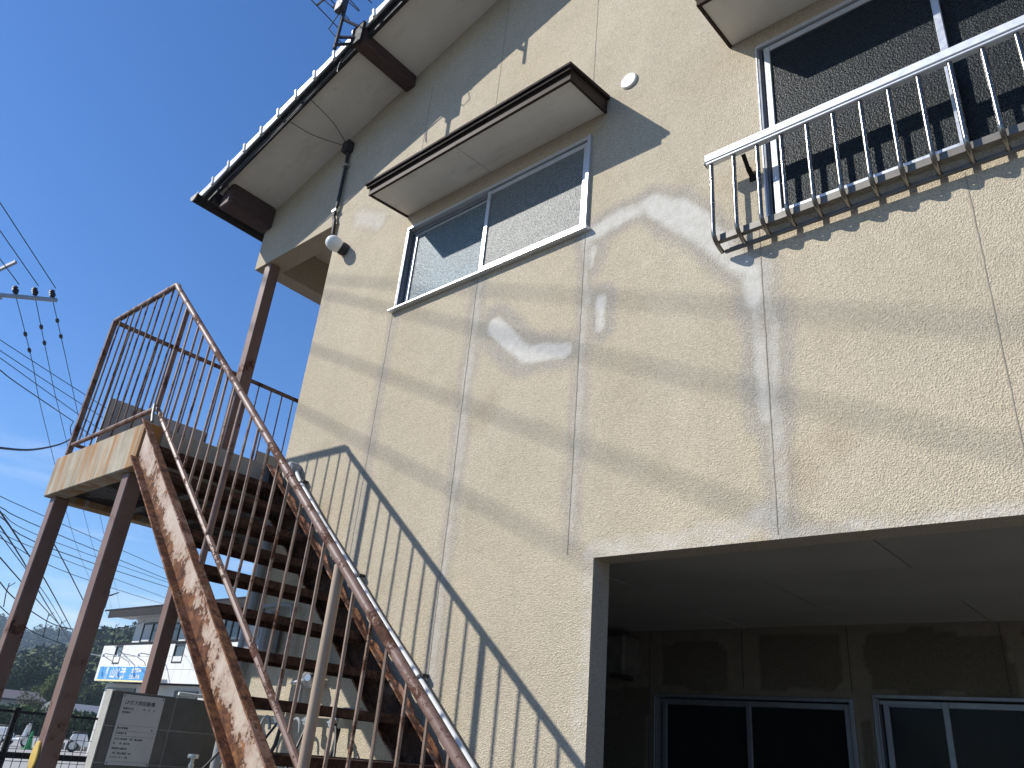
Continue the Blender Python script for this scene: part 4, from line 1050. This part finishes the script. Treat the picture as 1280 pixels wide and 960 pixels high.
# ---- scooters
MAT['scooterwhite'] = plain('white_scooter_paint', (0.70, 0.71, 0.72), 0.25); MAT['scooterblack'] = plain('black_scooter_paint', (0.02, 0.02, 0.022), 0.25)
def scooter(az, d, rz, body, label):
    x, y, _ = polar(az, d); t = thing('scooter', (x, y, 0), label, 'scooter', 'scooters parked in the lot'); t.rotation_euler = (0, 0, rz)
    def B(name, mb, mat, par=t, bev=0.0, sm=True):
        me = mb.mesh(name, mat, smooth=sm, bevel=bev); o = bpy.data.objects.new(name, me); COL.objects.link(o); o.parent = par; return o
    for wx in (-0.62, 0.62):
        m_ = MB()
        for i in range(20):
            pass
        ring = [(wx+0.2*math.cos(a), 0, 0.25+0.2*math.sin(a)) for a in np.linspace(0, 2*math.pi, 21)]
        m_.tube(ring, 0.048, 8, cap=False); w_ = B('wheel', m_, MAT['black'])
        m_ = MB(); m_.lathe([(0.15,-.03),(0.16,0),(0.15,.03)], (wx,0,.25), (0,1,0), 14); B('rim', m_, MAT['chrome'], w_)
    m_ = MB(); m_.prism([(-0.80,.50),(-0.72,.72),(-0.20,.74),(-0.10,.52),(-0.05,.34),(0.28,.34),(0.40,.40),(0.52,.92),(0.60,.92),(0.58,.42),(0.40,.24),(-0.30,.24),(-0.45,.36)], 'y', -.15, .15); B('body', m_, MAT[body], bev=.03, sm=False)
    m_ = MB(); m_.prism([(-0.78,.73),(-0.74,.80),(-0.30,.82),(-0.16,.75)], 'y', -.13, .13); B('seat', m_, MAT['black'], bev=.02)
    m_ = MB(); m_.prism([(0.44,.42),(0.60,.44),(0.86,.50),(0.84,.42),(0.62,.36)], 'y', -.09, .09); B('front_fender', m_, MAT[body], bev=.02, sm=False)
    m_ = MB(); m_.tube([(0.62,0,.25),(0.52,0,.95),(0.50,0,1.02)], .028, 8); m_.tube([(0.40,-.34,1.04),(0.50,-.1,1.02),(0.50,.1,1.02),(0.40,.34,1.04)], .018, 7); B('handlebar', m_, MAT['black'])
    m_ = MB(); m_.lathe([(0.08,0),(0.08,.05),(0.05,.08),(0.0,.09)], (0.56,0,.88), (1,0,.1), 14); B('headlight', m_, MAT['chrome'])
    for s_ in (-1, 1):
        m_ = MB(); m_.tube([(0.44,.28*s_,1.04),(0.42,.32*s_,1.18)], .008, 5); m_.lathe([(0.055,0),(0.05,.015)], (0.42,.33*s_,1.22), (-1,0,0), 12); B('mirror', m_, MAT['black'])
scooter(160.95, 42, math.radians(38), 'scooterwhite', 'white scooter parked left of the green cone')
scooter(161.75, 43, math.radians(30), 'scooterblack', 'black scooter parked at the left edge of the picture')
scooter(156.9, 41, math.radians(60), 'scooterwhite', 'white scooter half hidden by the end of the block wall')
# ---- mesh fence
fx = -10.0
fe = thing('mesh_fence', (fx, 0.6, 0), 'black wire mesh fence with heavy rail behind the stair posts', 'fence')
m_ = MB()
for yy in np.arange(-4.0, 5.0, 0.085): m_.box(fx-.003, fx+.003, yy-.003, yy+.003, 0.05, 1.53)
for zz in np.arange(0.1, 1.53, 0.12): m_.box(fx+.003, fx+.008, -4.0, 5.0, zz-.003, zz+.003)
o = build('mesh', m_, MAT['wire'], fe); o['kind'] = 'stuff'
for z0_, z1_ in ((1.085, 1.145), (1.525, 1.55), (0.05, 0.09)):
    m_ = MB(); m_.box(fx-.045, fx-.012, -4.0, 5.0, z0_, z1_); build('rail', m_, MAT['barge'], fe)
for yy in (-3.9, -1.7, 0.33, 2.5, 4.7):
    m_ = MB(); m_.box(fx-.09, fx-.046, yy-.03, yy+.03, 0, 1.58); build('fence_post', m_, MAT['barge'], fe)
# ---- neighbouring shop house
YN = 12.6
nh = thing('shop_house', (-31, YN, 0), 'white two-storey shop house with dark roof and blue signboard', 'house')
MAT['nwhite'] = plain('white_siding', (0.66, 0.66, 0.63), 0.7, var=0.05, scale=1.2); MAT['ngrey'] = plain('pale_grey_render', (0.50, 0.50, 0.47), 0.85, var=0.06, scale=1)
MAT['nroof'] = plain('dark_slate_roof', (0.03, 0.03, 0.034), 0.9, spec=0.05); MAT['nframe'] = plain('black_window_frame', (0.02, 0.02, 0.022), 0.4)
MAT['nglass'] = plain('shop_house_glass', (0.06, 0.075, 0.085), 0.08, var=0.3, scale=0.8); MAT['nblind'] = plain('pale_blind', (0.55, 0.56, 0.55), 0.8)
m_ = MB(); m_.box(-35.55, -22.0, YN, YN+7, 2.85, 5.52); build('wall', m_, MAT['nwhite'], nh)
m_ = MB(); m_.box(-36.5, -22.0, YN-0.15, YN+7, 0, 2.80); build('ground_floor_wall', m_, MAT['ngrey'], nh)
m_ = MB(); m_.box(-36.95, -22.0, YN-0.45, YN-0.002, 2.86, 4.30); bd = build('parapet', m_, MAT['nroof'], nh)
m_ = MB(); m_.box(-37.02, -22.0, YN-0.52, YN-0.001, 4.301, 4.38); build('coping', m_, MAT['nroof'], bd)
holesN = [(-35.74,-35.08), (-30.57,-29.77)]
xs_ = [-37.0+0.62*i for i in range(0, 25)]
for a, b_ in zip(xs_[:-1], xs_[1:]):
    for z0_, z1_ in ((2.85, 3.34), (3.35, 3.82), (3.83, 4.295)):
        segs = [(a, b_)]
        if z0_ > 3.4:
            for h0, h1 in holesN:
                new = []
                for s0, s1 in segs:
                    if s1 <= h0 or s0 >= h1: new.append((s0, s1))
                    else:
                        if h0-s0 > .03: new.append((s0, h0))
                        if s1-h1 > .03: new.append((h1, s1))
                segs = new
        for s0, s1 in segs:
            m_ = MB(); m_.box(s0+.006, s1-.006, YN-0.50, YN-0.451, z0_, z1_); build('siding_panel', m_, MAT['nwhite'], bd)
def nwin(x0, x1, z0, z1, y, par, split=True):
    m_ = MB(); frame_rect(m_, x0, x1, z0, z1, y-.06, y+.02, .06)
    if split: m_.box((x0+x1)/2-.03, (x0+x1)/2+.03, y-.055, y+.015, z0+.06, z1-.06)
    w = build('window', m_, MAT['nframe'], par)
    m_ = MB(); m_.box(x0+.06, x1-.06, y-.02, y-.005, z0+.06, z1-.06); build('pane', m_, MAT['nglass'], w) if par is nh else build('pane', m_, MAT['nglass'], par)
    return w
w = nwin(-34.75, -33.0, 4.42, 5.27, YN, nh); m_ = MB(); m_.box(-34.65, -33.95, YN-.03, YN-.021, 4.5, 5.18); build('blind', m_, MAT['nblind'], w)
nwin(-28.1, -27.0, 4.40, 5.23, YN, nh); nwin(-25.5, -24.2, 4.40, 5.23, YN, nh); nwin(-32.4, -31.5, 4.5, 5.2, YN, nh, False)
nwin(-35.74, -35.08, 3.53, 4.29, YN-.45, nh, False); nwin(-30.57, -29.77, 3.57, 4.28, YN-.45, nh, False)
m_ = MB(); m_.box(-30.3, -28.6, YN-.2, YN-.16, 0.2, 2.62); build('shutter', m_, MAT['nframe'], nh)
m_ = MB(); m_.box(-36.2, -33.6, YN-.2, YN-.16, 0.2, 2.62); build('shop_front', m_, MAT['nframe'], nh)
m_ = MB(); m_.hexa([(-37.3,YN-.8,5.72),(-21,YN-.8,5.72),(-21,YN+3.5,6.6),(-37.3,YN+3.5,6.6),(-37.3,YN-.8,5.79),(-21,YN-.8,5.79),(-21,YN+3.5,6.72),(-37.3,YN+3.5,6.72)])
nr = build('roof', m_, MAT['nroof'], nh)
m_ = MB(); m_.box(-36.7, -21.05, YN-.74, YN+.2, 5.50, 5.56); build('eave_soffit', m_, MAT['nblind'], nr)
m_ = MB(); m_.box(-36.8, -21, YN-.80, YN-.741, 5.42, 5.71); build('eave_fascia', m_, MAT['barge'], nr)
m_ = MB(); m_.tube([(-31.1,YN-.56,0),(-31.2,YN-.56,5.0)], .05, 8); build('downpipe', m_, MAT['nframe'], nh, smooth=True)
m_ = MB(); m_.tube([(-36.9,YN-1.0,5.8),(-36.9,YN-1.0,6.55)], .02, 5)
for i in range(3): m_.tube([(-37.3+.3*i,YN-1.0,6.3+.02*i),(-37.25+.3*i,YN-.7,6.5+.02*i)], .025, 5)
m_.tube([(-37.4,YN-1.0,6.35),(-36.2,YN-1.0,6.4)], .02, 5)
tag(build('small_antenna', m_, MAT['wire'], None, origin=(-36.9,YN-1,5.8)), 'small dark antenna on the eave of the shop house', 'antenna')
# signboard
MAT['signblue'] = plain('blue_sign_face', (0.07, 0.30, 0.66), 0.4, var=0.05); MAT['signyel'] = plain('cream_sign_strip', (0.75, 0.66, 0.32), 0.5); MAT['paintwhite'] = plain('white_lettering_paint', (0.82, 0.82, 0.80), 0.5)
YS = YN-1.0
sg = thing('signboard', (-33.3, YS, 3.1), 'blue shop signboard with white brush lettering on the shop house', 'sign')
m_ = MB(); m_.box(-35.66, -30.9, YS, YS+.12, 2.80, 3.40); build('box', m_, MAT['paintwhite'], sg)
m_ = MB(); m_.box(-35.52, -30.98, YS-.012, YS-.001, 2.87, 3.365); build('face', m_, MAT['signblue'], sg)
m_ = MB(); m_.box(-35.62, -30.94, YS-.014, YS-.002, 2.81, 2.868); build('strip', m_, MAT['signyel'], sg)
for s, size, xx, zz in (("居", .24, -34.85, 3.14), ("酒", .24, -34.85, 2.90), ("山川", .42, -34.42, 2.96), ("港", .48, -33.50, 2.93), ("会席料理", .21, -32.55, 3.15), ("仕出し弁当", .18, -32.62, 2.93)):
    place('lettering', text_mesh(s, size, MAT['paintwhite']), sg, (xx, YS-.018, zz), (math.pi/2, 0, 0))
for i, xx in enumerate((-35.7, -34.2, -32.8, -31.1)):
    m_ = MB(); m_.tube([(xx,YN-.5,3.62),(xx,YN-.9,3.78),(xx,YN-1.5,3.80),(xx,YN-1.6,3.74)], .022, 6); m_.lathe([(0.03,0),(0.08,.09),(0.07,.10)], (xx,YN-1.6,3.76), (0,.3,-1), 10)
    tag(build('sign_lamp', m_, MAT['white'], None, smooth=True, origin=(xx,YN-.5,3.75)), ('leftmost', 'second from left', 'third from left', 'rightmost')[i] + ' gooseneck lamp above the blue signboard', 'lamp', 'gooseneck lamps above the signboard')
# ---- utility pole and wires
up = thing('utility_pole', (-24.6, -0.1, 0), 'utility pole with galvanised crossarm and black insulators at the left edge', 'utility pole')
MAT['galv'] = plain('galvanised_steel', (0.34, 0.36, 0.38), 0.45, 0.5, 0.12)
m_ = MB(); m_.tube([(-24.6,-.12,0),(-24.6,-.12,13.4)], [.19,.12], 14); build('pole', m_, MAT['concrete'], up, smooth=True)
m_ = MB(); m_.bar((-24.9,-.43,11.8),(-22.5,2.07,11.93), .09, .09); build('crossarm', m_, MAT['galv'], up)
m_ = MB(); m_.bar((-24.6,-.10,10.9),(-23.5,1.02,11.78), .05, .05); build('brace', m_, MAT['galv'], up)
m_ = MB(); m_.bar((-24.62,-.14,11.55),(-22.96,.89,12.72), .08, .08); build('upper_arm', m_, MAT['galv'], up)
INS = [(-22.58,1.95,11.99), (-22.88,1.60,11.98), (-23.24,1.22,11.95)]
for x, y, z in INS:
    m_ = MB(); m_.lathe([(.03,0),(.035,.05),(.08,.06),(.05,.09),(.09,.12),(.05,.15),(.08,.18),(.03,.22)], (x,y,z), (.45,-.35,.6), 12); m_.lathe([(.06,0),(.07,.1),(.04,.14)], (x,y,z), (0,0,1), 10); build('insulator', m_, MAT['black'], up, smooth=True)
def ext(p, q, t): return tuple(p[i]+(q[i]-p[i])*t for i in range(3))
QS = [(-10.16,-8,12.44), (-10.16,-8,11.87), (-10.16,-8,11.29)]
for (x, y, z), q, nm in zip(INS, QS, ('outermost', 'middle', 'inner')):
    wire_thing('power_line', [(x,y,z+.3), ext((x,y,z+.3), q, 2.2)], .013, nm + ' power line leaving the crossarm insulators to the upper left', 'wire', 'overhead wires', sag=.05)
wire_thing('power_line', [(-24.6,-.12,13.2), ext((-24.6,-.12,13.2), (-10.16,-8,12.84), 2.2)], .012, 'ground wire running from the top of the utility pole', 'wire', 'overhead wires', sag=.05)
LBL = {'high': 'thin power line descending from the crossarm behind the landing', 'mid': 'thin overhead wire crossing the sky behind the landing railing', 'low': 'overhead wire with a pale joint ending behind the landing post',
       'thick': 'thick black cable sagging in from the left edge', 'bundle': 'overhead wire of the bundle running behind the stair posts', 'drop': 'steep black cable dropping towards the hills behind the stair posts',
       'loop': 'tangle of black wire loops beside the landing post', 'net': 'faint grey cable slanting towards the shop house', 'string': 'barbed wire strung over the fence at the left edge'}
WIRES = [
    ('high', [(-22.69, 2.19, 11.79), (-25.14, 3.53, 11.4), (-30.62, 6.19, 11.36), (-57.92, 19.03, 11.92), (-110.8, 42.98, 14.61)], 0.011) ,
    ('high', [(-22.99, 1.79, 11.76), (-25.25, 3.08, 11.23), (-30.78, 5.66, 11.19), (-58.21, 18.25, 11.76), (-111.16, 42.1, 14.46)], 0.011) ,
    ('high', [(-23.26, 1.47, 11.74), (-25.35, 2.7, 11.08), (-30.86, 5.36, 10.62), (-58.42, 17.67, 11.08), (-111.23, 41.92, 13.39)], 0.011) ,
    ('mid', [(-14.81, -0.7, 7.4), (-15.23, -0.2, 7.44), (-18.11, 2.65, 7.96), (-23.45, 8.13, 8.92)], 0.008) ,
    ('mid', [(-14.8, -0.64, 7.21), (-15.22, -0.14, 7.25), (-18.08, 2.73, 7.69), (-23.42, 8.2, 8.61)], 0.008) ,
    ('mid', [(-14.79, -0.6, 7.1), (-15.21, -0.1, 7.12), (-18.11, 2.63, 7.46), (-19.79, 3.93, 7.81)], 0.008) ,
    ('low', [(-10.84, -1.21, 5.47), (-11.27, -0.82, 5.53), (-11.71, -0.48, 5.59), (-14.39, 1.15, 6.19)], 0.008) ,
    ('thick', [(-8.31, -1.34, 3.76), (-8.77, -1.07, 3.9), (-10.15, -0.43, 4.35), (-12.01, 0.38, 5.05), (-14.36, 1.23, 5.92)], 0.013) ,
    ('bundle', [(-18.54, 1.04, 5.6), (-19.41, 1.74, 5.68), (-23.85, 4.4, 6.33), (-39.91, 17.7, 8.09)], 0.01) ,
    ('bundle', [(-18.53, 1.11, 5.38), (-19.39, 1.82, 5.45), (-23.82, 4.49, 6.0), (-39.86, 17.79, 7.69)], 0.012) ,
    ('bundle', [(-18.52, 1.14, 5.28), (-19.38, 1.85, 5.35), (-23.8, 4.56, 5.77), (-40.05, 17.41, 7.75)], 0.009) ,
    ('bundle', [(-18.51, 1.17, 5.19), (-19.37, 1.88, 5.25), (-23.78, 4.62, 5.56), (-40.32, 16.89, 7.66)], 0.013) ,
    ('bundle', [(-18.49, 1.26, 4.91), (-19.35, 1.97, 4.95), (-23.83, 4.47, 5.44), (-40.34, 16.85, 7.08)], 0.009) ,
    ('bundle', [(-18.48, 1.3, 4.79), (-19.34, 2.01, 4.82), (-23.6, 5.16, 5.0), (-40.66, 16.17, 6.93)], 0.009) ,
    ('drop', [(-13.63, 0.08, 4.47), (-14.05, 0.49, 4.32), (-16.32, 1.66, 4.23), (-20.88, 3.82, 4.2), (-31.82, 8.88, 4.04)], 0.014) ,
    ('drop', [(-13.62, 0.14, 4.27), (-14.03, 0.56, 4.1), (-16.3, 1.73, 3.98), (-20.89, 3.79, 3.91), (-31.86, 8.76, 3.85)], 0.012) ,
    ('drop', [(-13.59, 0.26, 4.07), (-14.02, 0.59, 3.98), (-16.29, 1.75, 3.91), (-20.87, 3.86, 3.96), (-31.93, 8.59, 4.19)], 0.008) ,
    ('drop', [(-13.56, 0.37, 3.73), (-13.99, 0.7, 3.64), (-17.22, 2.14, 3.71), (-21.82, 4.16, 3.83), (-30.1, 7.76, 4.1)], 0.011) ,
    ('loop', [(-14.39, 1.15, 6.19), (-14.39, 1.14, 6.05), (-14.36, 1.22, 5.9), (-14.35, 1.26, 6.02), (-14.37, 1.2, 6.16), (-15.28, 1.64, 6.38), (-17.12, 2.46, 6.86)], 0.008) ,
    ('net', [(-28.59, 6.0, 6.61), (-30.26, 7.31, 6.09), (-37.25, 11.48, 5.19)], 0.02) ,
    ('string', [(-8.72, -0.86, 2.82), (-8.86, -0.62, 2.67), (-9.11, -0.4, 2.59), (-10.0, 0.12, 2.56), (-11.31, 0.92, 2.57), (-13.02, 2.06, 2.74), (-14.67, 3.3, 3.07), (-15.5, 3.89, 3.28)], 0.006) ,
    ('string', [(-8.69, -0.77, 2.55), (-8.84, -0.55, 2.45), (-9.08, -0.3, 2.37), (-9.96, 0.22, 2.34), (-11.27, 1.03, 2.36)], 0.005) ,
]
ORD = ('topmost', 'second', 'third', 'fourth', 'fifth', 'lowest'); cnt = {}
TOT = {}
for kind, pts, r in WIRES: TOT[kind] = TOT.get(kind, 0) + 1
for kind, pts, r in WIRES:
    if kind == 'high': pts = [INS[cnt.get(kind, 0)]] + list(pts[1:])
    i = cnt.get(kind, 0); cnt[kind] = i + 1
    if TOT[kind] > 1:
        w_ = ORD[i] if (i < TOT[kind]-1) else 'lowest'
        if kind in ('high', 'drop'): w_ = ('rightmost', 'second from right', 'third from right')[i] if i < TOT[kind]-1 else 'leftmost'
        LB = w_ + ' ' + LBL[kind]
    else: LB = LBL[kind]
    wo_ = wire_thing('barbed_wire' if kind == 'string' else 'overhead_wire', pts, r, LB, 'wire', 'overhead wires' if kind != 'string' else 'barbed wires')
    if kind == 'high':
        for q in (0.35, 0.6):
            a_ = Vector(pts[0]).lerp(Vector(pts[1]), q + 0.12*i); m_ = MB(); m_.lathe([(.02,-.10),(.05,-.06),(.05,.04),(.02,.10)], a_, Vector(pts[1])-Vector(pts[0]), 8); build('clamp', m_, MAT['black'], wo_, smooth=True)
# barbs / droppers on the strung wire
k = 0
for (px_, py_, pz_), hh in (((-8.98,-.5,2.62),.16), ((-9.6,-.1,2.58),.2), ((-10.6,.5,2.565),.22), ((-11.3,.92,2.57),.2), ((-12.1,1.45,2.65),.22), ((-13.02,2.06,2.74),.25), ((-13.9,2.7,2.9),.25), ((-14.67,3.3,3.07),.25)):
    m_ = MB(); m_.tube([(px_,py_,pz_+.07),(px_+.01,py_,pz_-.03),(px_+.015,py_+.02,pz_-hh)], .005, 5); m_.tube([(px_-.03,py_+.06,pz_+.09),(px_,py_,pz_+.03)], .004, 5)
    tag(build('wire_dropper', m_, MAT['wire'], None, origin=(px_,py_,pz_)), ('leftmost', 'second from left', 'third from left', 'fourth from left', 'fifth from left', 'sixth from left', 'seventh from left', 'rightmost')[k] + ' short dropper on the barbed wire over the fence', 'wire', 'droppers on the barbed wire'); k += 1
# ---- air
hz = MB(); hz.box(-1100, 1100, -1100, 1100, -1.0, 88)
HM = bpy.data.materials.new('hazy_air'); HM.use_nodes = True; HM.node_tree.nodes.clear()
pv = HM.node_tree.nodes.new('ShaderNodeVolumePrincipled'); pv.inputs['Color'].default_value = (0.62, 0.79, 1.0, 1); pv.inputs['Density'].default_value = 0.00048; pv.inputs['Anisotropy'].default_value = 0.2
mo = HM.node_tree.nodes.new('ShaderNodeOutputMaterial'); HM.node_tree.links.new(pv.outputs[0], mo.inputs['Volume'])
ho = build('haze', hz, HM); ho['kind'] = 'stuff'
